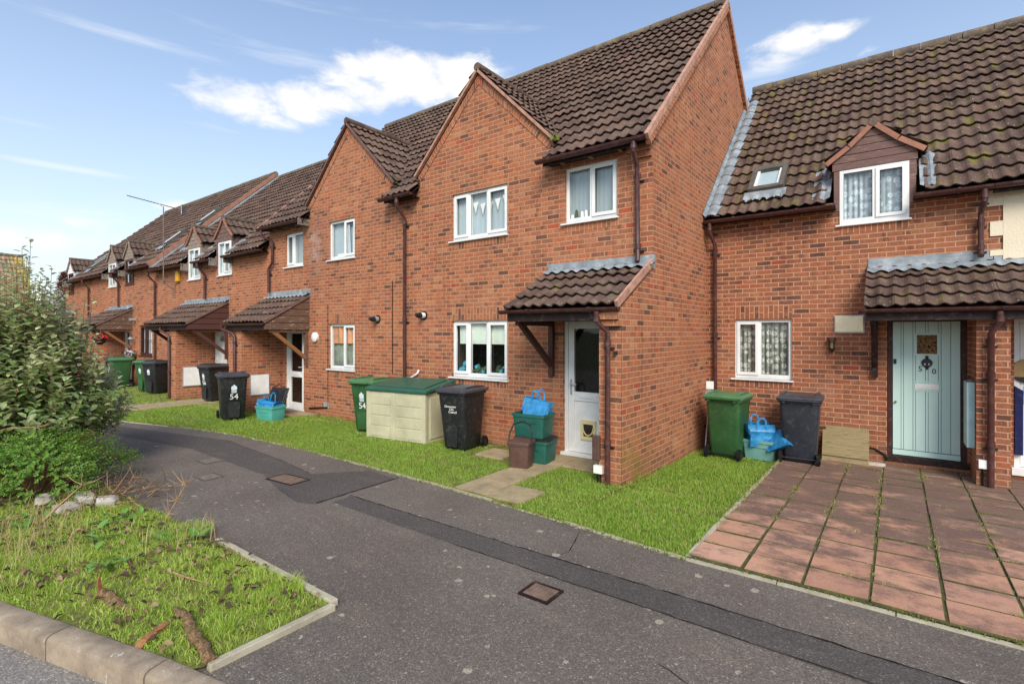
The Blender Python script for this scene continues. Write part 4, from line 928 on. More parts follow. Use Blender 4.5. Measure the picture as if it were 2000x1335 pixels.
g = MB(); g.box(-.03, .005, yf - .018, yf, 1.47, 1.54, 'black_plastic'); g.tube([(-.005, yf, .9), (-.005, yf - .03, .9)], .016, 'brass', 10); g.build('lock', dr)
OFFD = OFF[h50.name]
for s_, xx, zz in (('5', .285, 1.40), ('0', .44, 1.37)):
    ob = text(s_, .105, 'black_plastic', dr, Vector((xx, yf - .006, zz)) - OFFD, (R(90), 0, 0))
g = MB(); g.box(-.77, -.4, Y5 - .045, Y5, 1.94, 2.19, 'steel'); g.box(-.785, -.385, Y5 - .02, Y5, 1.925, 2.205, 'alloy'); g.build('boiler_flue', h50, bevel=.006)
g = MB(); g.tube([(-.81, Y5 - .08, 1.86), (-.81, Y5 - .08, 1.8), (-.81, Y5 - .08, 1.795)], [.06, .064, .05], 'brown_plastic', 12); g.tube([(-.81, Y5 - .08, 1.795), (-.81, Y5 - .08, 1.67)], .045, 'glass_dark', 12); g.tube([(-.81, Y5 - .08, 1.79), (-.81, Y5 - .08, 1.69)], .02, 'cream_plastic', 8)
g.tube([(-.81, Y5 - .08, 1.67), (-.81, Y5 - .07, 1.63)], [.05, .02], 'brown_plastic', 12); g.tube([(-.81, Y5 - .07, 1.64), (-.81, Y5, 1.64)], .018, 'brown_plastic', 8); g.build('wall_lantern', h50, smooth=40)
g = MB(); g.box(.745, .828, 9.0, 9.38, .42, 1.28, 'mint_metal'); g.build('meter_box', h50, bevel=.006)
g = MB(); g.box(.845, .925, 8.815, 8.878, .2, .31, 'white_plastic'); g.tube([(.885, 8.86, -.05), (.885, 8.86, .21)], .012, 'rubber', 6); g.build('cable_box', h50, bevel=.004)
g = MB(); g.tube([(-.5, Y5 - .02, .2), (-.25, Y5 - .015, .17), (-.14, Y5 - .02, .1), (-.1, Y5 - .04, .02)], .012, 'rubber', 6); g.tube([(-.62, Y5 - .05, .12), (-.42, Y5 - .08, .08)], [.05, .03], 'rubber', 8); g.build('cable', h50)

h48 = thing('terraced_house', 'house at the right edge with cream render and a white door numbered 48', 'house', (3, Y5, 0), group='houses in the terrace', world=True)
w = MB(); wall_xz(w, BX5, 4.9, -.4, 3.99, Y5, [(1.27, 2.22, .1, 2.14), (3.5, 4.4, 1.14, 2.16)], 'brick_brown')
w.face([(4.9, y, z) for y, z in [(Y5, -.4), (17.0, -.4), (17.0, 3.9), (13.3, 7.55), (Y5, 4.0)]], 'brick_brown'); w.build('wall', h48)
rn = MB(); rn.box(1.16, 4.9, Y5 - .022, Y5 - .002, 2.9, 3.99, 'cream_render')
for a, b in ((3.66, 3.88), (3.25, 3.45), (2.98, 3.06)): rn.box(1.0 if b > 3.5 else 1.03, 1.158, Y5 - .021, Y5 - .002, a, b, 'cream_render')
rn.build('render_panel', h48)
main_roof(h48, BX5, 4.95, E5, *R5, [(BX5, 4.95, 0)], 'tile_moss', uoff=0)
gt = MB(); gutter(gt, BX5, 4.95, 9.27, 3.9); gt.box(BX5, 4.9, 9.35, 9.375, 3.8, 3.92, 'brown_dark'); gt.build('gutter', h48, smooth=40)
canopy(h48, BX5, 2.45, Y5, 2.26, 2.86, .85, left=False, right=True, gx=(BX5, 2.5), flash=.17, board='brown_dark')
dr, (a, b, c, e, y, mid) = upvc_door(h48, 1.27, 2.22, .08, 2.12, Y5, 'panel')
window(h48, 3.5, 4.4, 1.14, 2.16, Y5, (.44,), (1, 0), curtain='net_curtain')
xs_ = 1.4
g = MB(); yy = y - .02
g.tube([(xs_, yy, 1.42), (xs_, yy - .012, 1.42)], .155, 'sign_tan', 40); g.tube([(xs_, yy + .002, 1.42), (xs_, yy - .009, 1.42)], .16, 'black_plastic', 40)
g.prism([(xs_ + .157 * math.cos(q), 1.42 + .157 * math.sin(q)) for q in [R(-150 + 120 * k_ / 14) for k_ in range(15)]], 'y', yy - .016, yy - .013, 'black_plastic'); g.build('number_plaque', h48)
text('48', .08, 'black_plastic', h48, Vector((xs_, yy - .015, 1.44)) - OFF[h48.name], (R(90), 0, 0))
g = MB(); g.prism([(1.275, .3), (1.355, .3), (1.355, 1.16), (1.275, 1.22)], 'y', yy - .05, yy, 'blue_cloth'); g.build('door_panel', h48)

# ---------------------------------------------------------------- the low row on the left
def low_house(x0, x1, eave, rY, rz, label, dorm, door=None, canopy_x=None, wins=(), clad='board_brown', clad_side=None, wmat='upvc', wing=None, porch_board='board_dark', brace='board_dark', first_pipe=None, pipes=(), zs=0., sky=(), verge=None, bars=False, can_ends=(True, True), barge='barge'):
    h = thing('terraced_house', label, 'house', ((x0 + x1) / 2, Y0, 0), group='houses in the terrace', world=True)
    dx, zb, za, win = dorm; ztop = eave[1] + .1; m = (rz - eave[1]) / (rY - eave[0])
    hs = [(win[0], win[1], win[2], min(ztop, win[3]))] + [q[:4] for q in wins]
    if door: hs.append(door[:4])
    w = MB(); wall_xz(w, x0, x1, -.3, ztop, Y0, hs)
    soldier(w, win[0], win[1], win[2] - .14, win[2] - .03, Y0)
    for q in wins: soldier(w, q[0], q[1], q[3] + .01, q[3] + .23, Y0)
    if wing: w.box(wing[0], wing[1], 5.93, Y0 + .01, -.3, 2.1 + zs, 'brick')
    if verge: w.face([(verge, y, z) for y, z in [(6.95, 0), (2 * rY - 6.95, 0), (2 * rY - 6.95, eave[1]), (rY, rz - .1), (6.95, eave[1] + .1)]], 'brick')
    w.build('wall', h)
    main_roof(h, x0, x1, eave, rY, rz, [(x0, dx - .58, 0), (dx - .58, dx + .58, 2), (dx + .58, x1, 0)])
    dormer(h, dx, Y0, zb, za, .55, win, clad, barge, clad_side, wmat, m=m, eave=eave, bars=False)
    g = MB(); gutter(g, x0, dx - .45, eave[0] - .06, eave[1] - .02); gutter(g, dx + .45, x1, eave[0] - .06, eave[1] - .02)
    for a, b in ((x0, dx - .45), (dx + .45, x1)):
        g.box(a, b, eave[0] + .02, eave[0] + .045, eave[1] - .08, eave[1], 'brown_dark'); g.face([(a, eave[0] + .03, eave[1] - .06), (a, Y0, eave[1] - .06), (b, Y0, eave[1] - .06), (b, eave[0] + .03, eave[1] - .06)], 'brown_dark')
    for xx in (dx - .47, dx + .47): g.box(xx - .02, xx + .02, eave[0] - .02, Y0, eave[1] - .2, eave[1] + .02, 'iron_grey')
    g.build('gutter', h, smooth=40, split=dx)
    for q in wins: window(h, *q[:4], Y0, (.42,), (1, 0), q[4], q[5], q[4], bars=q[4] == 'window_brown')
    if door: upvc_door(h, *door[:4], Y0, door[4])
    for a, b, bot in pipes:
        d = MB(); pipe(d, [(a, eave[0] - .06, eave[1] - .04), (a, eave[0] - .06, eave[1] - .18), (a - .02, Y0 - .07, eave[1] - .42), (a - .02, Y0 - .07, bot)], collars=[(a, eave[0] - .06, eave[1] - .14), (a - .02, Y0 - .07, eave[1] - .5)], wall=Y0); d.build('downpipe', h, smooth=40)
    for sx, sy in sky: skylight(h, sx, .56, sy, sy + .75, roof_f(eave, m))
    return h
E6 = (6.72, 4.12); E7 = (6.72, 4.33)
B1, B2, B3, B4, B5 = -16.9, -20.9, -24.7, -28.6, -32.6
h56 = low_house(B1, LX, E6, 11.36, 8.4, 'low brick house with white panelled door, adjoining the tall pair with front gables', (-15.72, 4.72, 5.26, (-16.1, -15.28, 3.62, 4.6)), (-16.44, -15.6, .05, 2.1, 'panel'), pipes=[(-16.88, 0, 2.95)], wing=(-16.86, -16.44))
c = canopy(h56, B1, -15.45, Y0, 2.17, 2.82, 1.12, left=False, right=True, board='board_dark', brace='board_dark', gx=(B1, -15.5))
d = MB(); pipe(d, [(-17.1, 5.77, 2.1), (-17.1, 5.77, 2.0), (-16.86, 5.86, 1.9), (-16.78, 5.88, 1.8), (-16.78, 5.88, 0)], collars=[(-16.78, 5.88, 1.7), (-16.78, 5.88, .8)], wall=5.93); d.build('downpipe', h56, smooth=40)
q = MB(); q.box(-16.443, -16.41, 6.1, 6.62, .38, .95, 'grey_plastic'); q.box(-16.411, -16.4, 6.12, 6.6, .4, .93, 'white_plastic'); q.build('meter_box', h56, bevel=.004)
h58 = low_house(B2, B1, E6, 11.36, 8.4, 'low brick house with a television aerial and yellow alarm box beside its dormer', (-17.75, 4.72, 5.26, (-18.2, -17.35, 3.62, 4.6)), (-17.9, -17.05, .05, 2.1, 'solid'), wins=[(-19.75, -18.95, 1.05, 2.1, 'upvc', 'curtain_pale')], pipes=[(-20.88, 0, .0)], clad='board_grey', sky=[(-19.5, 7.5)])
canopy(h58, -18.55, B1, Y0, 2.17, 2.82, 1.12, left=True, right=False, gx=(-18.6, B1))
q = MB(); q.tube([(-19.15, 6.55, 3.55), (-19.15, 6.55, 6.05)], .016, 'iron_grey', 8); q.beam((-19.2, 6.5, 3.62), (-19.2, Y0, 3.62), .04, .05, 'iron_grey'); q.beam((-19.2, 6.56, 3.6), (-19.2, Y0, 3.3), .03, .04, 'iron_grey')
a, b = Vector((-19.8, 5.75, 6.35)), Vector((-18.75, 7.05, 5.95)); q.tube([a, b], .015, 'iron_grey', 6); q.tube([(-19.15, 6.55, 6.05), (-19.2, 6.48, 6.1), (-19.28, 6.4, 6.16)], .015, 'alloy', 6)
dirn = (b - a).normalized(); sd_ = dirn.cross(Vector((0, 0, 1))).normalized()
for i in range(18):
    c0 = a + (b - a) * (i + .5) / 18; l = .12 - .002 * i; q.tube([c0 - sd_ * l, c0 + sd_ * l], .007, 'iron_grey', 5)
q.obox(b - dirn * .05 + Vector((0, 0, .0)), sd_ * .22, Vector((0, 0, .16)), dirn * .006, 'alloy'); q.build('television_aerial', h58)
q = MB(); q.box(-19.1, -18.86, 6.86, Y0, 3.62, 3.97, 'yellow_plastic'); q.build('alarm_box', h58, bevel=.02)
h60 = low_house(B3, B2, E7, 11.3, 8.6, 'brick house with dark brown window frames and a hanging basket by its worn porch', (-23.62, 4.86, 5.42, (-24.08, -23.16, 3.8, 4.76)), (-24.3, -23.4, .05, 2.1, 'solid'), wins=[(-22.6, -21.35, 1.1, 2.2, 'window_brown', 'net_curtain')], wmat='window_brown', clad='board_grey', barge='board_grey', pipes=[(-24.68, 0, 2.95)], wing=(-24.7, -24.35), sky=[(-22.0, 7.6), (-21.4, 8.6)])
canopy(h60, B3, -23.3, Y0, 2.2, 2.84, 1.12, left=False, right=True, board='board_worn', brace='brace_oak', gx=(B3, -23.36))
q = MB(); q.tube([(-23.0, Y0, 2.42), (-23.0, Y0 - .2, 2.42)], .06, 'grey_plastic', 12); q.build('boiler_flue', h60)
q = MB(); q.tube([(-23.0, Y0 - .16, 1.7), (-23.0, Y0 - .16, 1.5), (-23.0, Y0 - .16, 1.42)], [.1, .07, .04], 'glass', 8); q.tube([(-23.0, Y0 - .16, 1.7), (-23.0, Y0 - .16, 1.78)], [.11, .03], 'alloy', 8); q.beam((-23.0, Y0, 1.6), (-23.0, Y0 - .16, 1.74), .02, .03, 'alloy'); q.build('wall_lantern', h60)
v = MB()
a = Vector((B2 + .03, 6.66, 4.3)); b = Vector((B2 + .03, 11.3, 8.62)); dd_ = (b - a).normalized(); n = Vector((0, -dd_.z, dd_.y)); v.obox((a + b) / 2 - n * .01, (b - a) / 2, (.04, 0, 0), n * .06, 'barge')
v.build('verge', h60)
v = MB(); a = Vector((B2 + .19, 6.74, 4.14)); b = Vector((B2 + .19, 11.3, 8.36)); dd_ = (b - a).normalized(); n = Vector((0, -dd_.z, dd_.y)); v.obox((a + b) / 2 + n * .075, (b - a) / 2, (.13, 0, 0), n * .02, 'lead'); v.build('flashing', h58)
h62 = low_house(B4, B3, E7, 11.3, 8.6, 'farther brick house with a white framed dormer window, between two brown framed dormers', (-25.6, 4.86, 5.42, (-26.05, -25.12, 3.8, 4.76)), (-25.9, -25.05, .05, 2.1, 'panel'), clad='board_grey', barge='board_grey', pipes=[(-28.58, 0, 0)], sky=[(-27.3, 7.6)])
canopy(h62, -26.1, B3, Y0, 2.2, 2.84, 1.12, left=True, right=False, gx=(-26.1, B3))
h64 = low_house(B5, B4, E7, 11.3, 8.6, 'farthest brick house of the row, its small dormer clad in white boards', (-31.55, 4.86, 5.42, (-31.98, -31.1, 3.8, 4.76)), None, wmat='window_brown', clad='board_white', barge='board_grey', verge=B5, sky=[(-30.0, 7.5), (-29.3, 7.2)], pipes=[(-32.5, 0, 0)], wing=(-32.5, -32.1))
canopy(h64, -32.6, -31.1, Y0, 2.2, 2.84, 1.12, left=False, right=True, gx=(-32.6, -31.15))

# house across the far end of the street
fh = thing('detached_house', 'far house at the left edge with yellow lichen along its tiled roof', 'house', (-35.8, 4.04, 0), R(90))
w = MB(); w.box(-8, 2.3, 0, 7, -1, 3.05, 'brick'); w.prism([(0, 3.05), (7, 3.05), (3.5, 6.0)], 'x', -8, 2.29, 'brick'); w.build('wall', fh)
r = MB(); S = Vector((0, 3.9, 4.0)); tiles(r, (-8, -.4, 2.2), (1, 0, 0), S, 10.5, S.length, 'far_tile', uoff=-3.1, period=.165); r.face([(-8, 7.4, 2.2), (2.5, 7.4, 2.2), (2.5, 3.5, 6.2), (-8, 3.5, 6.2)][::-1], 'tile'); ridge(r, -8, 2.5, 3.5, 6.2, .12); r.build('roof', fh)
# ================================================================ ground
def poly(name, pts, mat, z=0., zf=None, k='structure'):
    me = bpy.data.meshes.new(name); P = [(x, y, zf(x, y) if zf else z) for x, y in pts]
    me.from_pydata(P, [], [tuple(range(len(P)))]); me.materials.append(MATS[mat]); o = bpy.data.objects.new(name, me); col.objects.link(o); o['kind'] = k; return o
BE = [(-46, 2.6), (-20, 2.9), (-15.5, 3.35), (-13.28, 3.85), (-11.7, 4.28), (-9.96, 4.58), (-7.7, 4.68), (-4.7, 4.6), (-2.7, 4.47), (-1.47, 4.36), (0, 4.36), (9, 4.36)]   # back edge of the footway
def back_y(x): return float(np.interp(x, [p[0] for p in BE], [p[1] for p in BE]))
KD = Vector((2.08, .57, 0)).normalized(); K0 = Vector((-2.97, 1.29, 0)); KN = Vector((-KD.y, KD.x, 0))
def kerb(t_): return K0 + KD * t_
poly('ground', [(-900, -700), (900, -700), (900, 1200), (-900, 1200)], 'far_land', -.35)
poly('footway', [*BE, (9, 3.2), tuple(kerb(9)[:2]), tuple(kerb(0)[:2]), tuple(kerb(-30)[:2]), (-46, -6)][::-1], 'asphalt', 0)
ra, rb = kerb(-40) - KN * .13, kerb(14) - KN * .13
poly('road', [tuple((ra - KN * 9)[:2]), tuple((rb - KN * 9)[:2]), tuple(rb[:2]), tuple(ra[:2])], 'asphalt_road', -.11)
# trench reinstatement strips in the footway
def strip(pts_a, pts_b): poly('trench_patch', [*pts_a, *pts_b[::-1]], 'asphalt_fresh', .004)
strip([(-5.15, 3.45), (-3.0, 3.42), (-1.3, 3.44), (0, 3.43), (5, 3.4)], [(-5.15, 3.7), (-3.0, 3.72), (-1.3, 3.74), (0, 3.74), (5, 3.72)])
strip([(-14, 2.95), (-9.4, 3.62), (-6.9, 3.55), (-6.0, 3.3), (-5.45, 3.2), (-5.25, 3.3)], [(-14, 3.35), (-9.6, 4.3), (-7.4, 4.1), (-6.4, 3.95), (-5.9, 4.55), (-5.3, 4.5)])
def seam(pts, w_=.007):
    mb = MB(); L_ = []; R_ = []
    for i in range(len(pts) - 1):
        (xa, ya), (xb, yb) = pts[i], pts[i + 1]; n = max(2, int(math.hypot(xb - xa, yb - ya) / .06))
        for k_ in range(n):
            q = k_ / n; x, y = xa + (xb - xa) * q, ya + (yb - ya) * q + random.gauss(0, .004); h_ = w_ * random.uniform(.2, 1.3); d_ = Vector((-(yb - ya), xb - xa, 0)).normalized() * h_; L_.append((x - d_.x, y - d_.y, .0075)); R_.append((x + d_.x, y + d_.y, .0075))
    mb.grid([L_, R_], 'rubber'); kind(mb.build('tarmac_crack'), 'structure')
seam([(-5.2, 3.71), (-3.0, 3.72), (-1.3, 3.74), (0, 3.74), (4, 3.72)]); seam([(-3.2, 3.42), (-1.3, 3.44), (2, 3.43)], .004)
seam([(-5.3, 4.55), (-5.28, 3.9), (-5.25, 3.25)], .009); seam([(-9.6, 4.28), (-7.4, 4.1), (-6.4, 3.95)], .004); seam([(-2.45, 4.36), (-2.3, 3.9), (-2.36, 3.74)], .004); seam([(-1.1, 2.9), (-.7, 2.75), (-.5, 2.8), (-.1, 2.62)], .003)
poly('verge_soil', [(-3.17, 2.13), (-6, 2.12), (-14, 1.9), tuple((kerb(-11.3) + KN * .0)[:2]), tuple((kerb(-.25) + KN * .0)[:2]), (-3.17, 1.28)], 'moss_ground', .022)
def side_z(x, y): return .012 - max(0, y - 4.4) * .025 if x > GX - .01 else .012
def sheet(name, x0, x1, yf0, yf1, nx, ny, mat, zf):
    mb = MB(); rows = []
    for i in range(nx + 1):
        x = x0 + (x1 - x0) * i / nx; a, b = yf0(x), yf1(x); rows.append([(x, a + (b - a) * j / ny, zf(x, a + (b - a) * j / ny)) for j in range(ny + 1)])
    mb.grid(rows, mat); o = mb.build(name); o['kind'] = 'structure'; return o
sheet('lawn_soil', -46, GX, lambda x: back_y(x) + .03, lambda x: 7.2, 120, 4, 'moss_ground', lambda x, y: .012)
sheet('side_lawn_soil', GX, -1.42, lambda x: back_y(x) + .03, lambda x: Y5 + .1, 8, 10, 'moss_ground', lambda x, y: .012 - max(0, y - 4.4) * .024)
DRV = lambda y: .0 - (y - 4.4) * .012
sheet('drive_bed', -1.42, 6.5, lambda x: 4.4, lambda x: Y5 + .1, 6, 8, 'soil', lambda x, y: DRV(y) + .02)
mb = MB(); cw, rh = .424, .378
for i in range(19):
    for j in range(14):
        x0, x1 = -1.42 + i * cw + .006, -1.42 + (i + 1) * cw - .006; y0, y1 = 4.42 + j * rh + .009, 4.42 + (j + 1) * rh - .009
        if y0 > Y5: continue
        y1 = min(y1, Y5 - .01)
        dz_ = [random.uniform(-.006, .006) for _ in range(4)]; th = .03; r_ = .006; jx, jy = random.uniform(-.004, .004), random.uniform(-.004, .004)
        top = [(x0 + r_ + jx, y0 + r_ + jy), (x1 - r_ + jx, y0 + r_ + jy), (x1 - r_ + jx, y1 - r_ + jy), (x0 + r_ + jx, y1 - r_ + jy)]; out_ = [(x0 + jx, y0 + jy), (x1 + jx, y0 + jy), (x1 + jx, y1 + jy), (x0 + jx, y1 + jy)]
        b = [(x, y, DRV(y) - .02) for x, y in out_]; e_ = [(x, y, DRV(y) + th - .005 + d_) for (x, y), d_ in zip(out_, dz_)]; q_ = [(x, y, DRV(y) + th + d_) for (x, y), d_ in zip(top, dz_)]
        mb.loft([b, e_], 'soil', False, False); mb.loft([e_, q_], 'soil', False, False); mb.face(q_, 'red_slab')
kind(mb.build('driveway'), 'structure')
# path slabs to the doors
mb = MB()
def flag(x0, x1, y0, y1, z=.03):
    j = lambda: random.uniform(-.012, .012); p = [(x0 + j(), y0 + j()), (x1 + j(), y0 + j()), (x1 + j(), y1 + j()), (x0 + j(), y1 + j())]
    mb.loft([[(x, y, -.05) for x, y in p], [(x, y, z + j() * .4) for x, y in p]], 'flag', cap0=False)
for k_ in range(4): flag(-4.38, -3.86, 4.66 + k_ * .56, 5.19 + k_ * .56); 
for k_ in range(4): flag(-3.84, -3.36, 4.64 + k_ * .56, 5.16 + k_ * .56) if k_ in (0, 3) else None
flag(-5.3, -4.75, 6.1, 6.6, .035); flag(-4.2, -3.4, 6.75, 6.9)
for k_ in range(3): flag(-12.7 + k_ * .6, -12.12 + k_ * .6, 6.3, 6.9)
for k_ in range(6): flag(-16.1, -15.55, 3.5 + k_ * .58, 4.05 + k_ * .58); flag(-15.5, -15.0, 3.52 + k_ * .58, 4.06 + k_ * .58)
for k_ in range(4): flag(-15.0 + k_ * .5, -14.55 + k_ * .5, 5.85, 6.3)
kind(mb.build('garden_path'), 'structure')
# kerbs and edgings
mb = MB(); prof = [(-.02, -.02), (.13, -.02), (.13, .03), (.115, .038), (.0, .035), (-.018, .02)]
t_ = -.42
ks = [(-.02, .44), (-.95, .0)]
segs = [(-.43, .42)] + [(-.43 - .92 * (k_ + 1), -.43 - .92 * k_) for k_ in range(16)]
for a, b in segs:
    a += .006; b -= .006; drop = 0.
    rows = []
    for q in (a, b):
        o = kerb(q); dz_ = -.0 - (max(0, q + .15) * .1)
        rows.append([o + KN * n_ + Vector((0, 0, z_ + dz_ if z_ > -.1 else z_)) for n_, z_ in ((-.13, -.2), (-.13, .008), (-.122, .026), (-.1, .037), (.0, .042), (.012, .036), (.012, -.1))])
    mb.loft(rows, 'kerb')
for k_ in range(15):                                   # dropped kerb across the drive entrance
    rows = [[kerb(q) + KN * n_ + Vector((0, 0, z_)) for n_, z_ in ((-.13, -.2), (-.13, -.03), (-.115, -.012), (.0, .004), (.012, .002), (.012, -.1))] for q in (.43 + .92 * k_, 1.342 + .92 * k_)]
    mb.loft(rows, 'kerb')
kind(mb.build('kerb', smooth=30), 'structure')
mb = MB(); 
for x0 in np.arange(-5.0, -3.2, .915):
    if x0 < -3.2: mb.box(x0 + .004, min(x0 + .911, -3.12), 2.12, 2.172, -.1, .045, 'edging')
mb.box(-3.17, -3.12, 1.3, 2.116, -.1, .043, 'edging')
kind(mb.build('verge_edging', bevel=.006), 'structure')
mb = MB()
for (xa, ya), (xb, yb) in zip(BE[2:], BE[3:]):
    n = max(1, round((xb - xa) / .9))
    for k_ in range(n):
        a = Vector((xa + (xb - xa) * k_ / n, ya + (yb - ya) * k_ / n, 0)); b = Vector((xa + (xb - xa) * (k_ + 1) / n, ya + (yb - ya) * (k_ + 1) / n, 0)); d_ = (b - a).normalized()
        z_ = random.uniform(.008, .02); mb.beam(a + d_ * .004 + Vector((0, .022, z_ - .07)), b - d_ * .004 + Vector((0, .022, z_ - .07)), .044, .14, 'edging')
kind(mb.build('path_edging'), 'structure')
mb = MB(); 
for k_ in range(6): mb.box(-1.45, -1.405, 4.42 + k_ * .9, 5.31 + k_ * .9, -.2, DRV(4.9 + k_ * .9) + .03, 'edging')
kind(mb.build('drive_edging'), 'structure')

# covers set in the tarmac
def cover(x, y, w_, d_, mat, label, rot=0., lines=0):
    o = thing('access_cover', label, 'drain cover', (x, y, .004), rot); mb = MB(); f = .022
    for q in ((-w_, w_, -d_, -d_ + f), (-w_, w_, d_ - f, d_), (-w_, -w_ + f, -d_ + f, d_ - f), (w_ - f, w_, -d_ + f, d_ - f)): mb.box(*q, -.02, .009, 'dark_grey_metal' if mat != 'iron' else 'brown_dark')
    mb.build('frame', o)
    mb = MB(); mb.box(-w_ + f + .004, w_ - f - .004, -d_ + f + .004, d_ - f - .004, -.02, .007, mat)
    n = 6
    for i in range(n):
        for j in range(n):
            x0 = -w_ + f + .02 + (2 * w_ - 2 * f - .04) * (i + .2) / n; y0 = -d_ + f + .02 + (2 * d_ - 2 * f - .04) * (j + .2) / n; mb.box(x0, x0 + (2 * w_ - 2 * f) / n * .55, y0, y0 + (2 * d_ - 2 * f) / n * .55, .007, .0105, mat)
    mb.build('lid', o)
cover(-2.11, 3.17, .13, .115, 'iron', 'small square rusty brown cover in the foreground tarmac')
cover(-6.4, 3.62, .27, .15, 'iron', 'large reddish brown cover at the crossing of the tarmac patches', R(4))
cover(-7.36, 3.05, .16, .13, 'iron_grey', 'small grey cover nearest the shrub, in plain tarmac'); cover(-8.28, 3.45, .17, .14, 'iron_grey', 'small grey cover beside the long dark tarmac strip')

# ================================================================ bins
BIN = {}
def bin_mesh(key, body, lid, wheels=True):
    m = {}
    b = MB()
    rings = [rrect(0, .02, .205, .225, .05, .05), rrect(0, .02, .215, .235, .05, .07), rrect(0, .0, .262, .315, .055, .90), rrect(0, .0, .262, .315, .055, .925), rrect(0, 0, .287, .335, .05, .93), rrect(0, 0, .287, .335, .05, .965), rrect(0, 0, .27, .32, .045, .966), rrect(0, .02, .24, .29, .04, .8)]
    b.loft(rings, body)
    for x in (-.17, -.06, .06, .17): b.prism([(x - .045, .925), (x + .045, .925), (x, .87)], 'y', -.322, -.305, body)           # ribs under the rim
    b.prism([(-.1, .09), (.1, .09), (.12, .40), (.09, .43), (-.09, .43), (-.12, .40)], 'y', -.285, -.268, body)
    for s in (-1, 1): b.box(s * .2 - .02, s * .2 + .02, .32, .385, .93, .99, body)
    b.tube([(-.24, .385, .975), (.24, .385, .975)], .014, body, 8); b.tube([(-.24, .29, .1), (.24, .29, .1)], .011, 'black_plastic', 8)
    m['body'] = b.build('tmp', smooth=35)
    l = MB(); L = [rrect(0, -.0, .305, .36, .05, .968), rrect(0, -.0, .308, .363, .05, 1.0), rrect(0, .0, .29, .34, .06, 1.022), rrect(0, .01, .2, .25, .08, 1.045), rrect(0, .02, .16, .2, .08, 1.043)]
    l.loft(L, lid)
    for s in (-1, 1): l.prism([(-.36, .985), (-.31, 1.0), (-.25, 1.06), (.02, 1.072), (.28, 1.05), (.34, 1.01), (.36, .985)], 'x', s * .23 - .022, s * .23 + .022, lid)
    l.box(-.2, .2, -.385, -.34, .972, .99, lid); l.tube([(-.29, .36, 1.0), (.29, .36, 1.0)], .016, lid, 8)
    m['lid'] = l.build('tmp', smooth=35)
    w = MB(); w.tube([(-.022, 0, 0), (-.02, 0, 0), (.02, 0, 0), (.022, 0, 0)], [.085, .1, .1, .085], 'rubber', 20); w.tube([(-.028, 0, 0), (.028, 0, 0)], .05, 'black_plastic', 12); m['wheel'] = w.build('tmp', smooth=40)
    out = {}
    for k_, o in m.items(): out[k_] = o.data; bpy.data.objects.remove(o)
    BIN[key] = out
for key, a, b in (('green', 'bin_green', 'bin_lid_green'), ('black', 'bin_black', 'bin_lid_black'), ('navy', 'bin_navy', 'bin_lid_black')): bin_mesh(key, a, b)
def emblem_mesh():
    e = MB(); e.prism([(-.045, -.04), (.045, -.04), (.058, .0), (.05, .045), (.02, .06), (0, .09), (-.02, .06), (-.05, .045), (-.058, .0)], 'y', -.003, 0, 'emblem')
    for k_ in range(3): e.box(-.055 + .004 * k_, .055 - .004 * k_, -.003, 0, -.062 - .018 * k_, -.05 - .018 * k_, 'emblem')
    o = e.build('tmp'); me = o.data; bpy.data.objects.remove(o); return me
EMB = emblem_mesh()
def wheelie_bin(key, loc, face, label, number=None, logo=None, tilt=0., lid_open=0.):
    """face: direction the front looks"""
    rz = math.atan2(face[0], -face[1]); o = thing('wheelie_bin', label, 'wheelie bin', loc, rz, 'wheelie bins outside the houses')
    if tilt: o.rotation_euler = (R(tilt), 0, rz)
    M_ = BIN[key]
    for nm in ('body', 'lid'):
        c = bpy.data.objects.new(nm, M_[nm]); col.objects.link(c); c.parent = o
        if nm == 'body': body = c
    for s in (-1, 1):
        c = bpy.data.objects.new('wheel', M_['wheel']); col.objects.link(c); c.parent = o; c.location = (s * .25, .29, .1)
    sl = math.atan2(.09, .83)
    fy = lambda z: -.211 - (z - .07) * .1253 - .004
    if logo == 'crest':
        c = bpy.data.objects.new('emblem', EMB); col.objects.link(c); c.parent = body; c.location = (0, fy(.72), .72); c.rotation_euler = (-math.atan(.125) * -1, 0, 0)
    if number: text(number, .17, 'white_plastic', body, (0, fy(.535), .535), (R(90) + math.atan(.125), 0, 0), 'number')
    if logo == 'word':
        for k_, s_ in enumerate(('Gloucester', 'City', 'Council')): text(s_, .052, 'white_plastic', body, (-.02 + .02 * k_, fy(.74 - .045 * k_) - .002, .74 - .045 * k_), (R(90) + math.atan(.125), 0, 0), 'lettering')
    return o
wheelie_bin('green', (-2.19, 8.82, -.09), (.05, 1), 'green wheelie bin with its back turned, in the corner against the bare gable wall')
wheelie_bin('navy', (-1.18, 9.02, -.055), (-.06, 1), 'dark navy wheelie bin standing between a blue bag and a wooden board')
wheelie_bin('black', (-5.78, 6.32, .0), (.12, -1), 'black wheelie bin with a small white lettered logo, right of the cream storage box', logo='word')
wheelie_bin('green', (-8.22, 6.38, .0), (.22, -1), 'green wheelie bin numbered 54, left of the cream storage box', '54', 'crest')
wheelie_bin('black', (-11.75, 5.35, .01), (.95, -.3), 'black wheelie bin numbered 54 standing forward on the lawn', '54', 'crest')
wheelie_bin('black', (-15.35, 6.5, .01), (.1, -1), 'black wheelie bin numbered 56 near a white meter box', '56', 'crest')
wheelie_bin('black', (-18.75, 6.25, .0), (.35, -1), 'black wheelie bin beside a downpipe, right of a narrow green bin', None, 'crest')
wheelie_bin('green', (-19.6, 6.3, .0), (.25, -1), 'upright green wheelie bin touching the left side of a black bin', None, 'crest')
wheelie_bin('green', (-22.1, 6.2, .0), (-.1, -1), 'green wheelie bin standing over a teal box, nearest the shrub', None, 'crest')
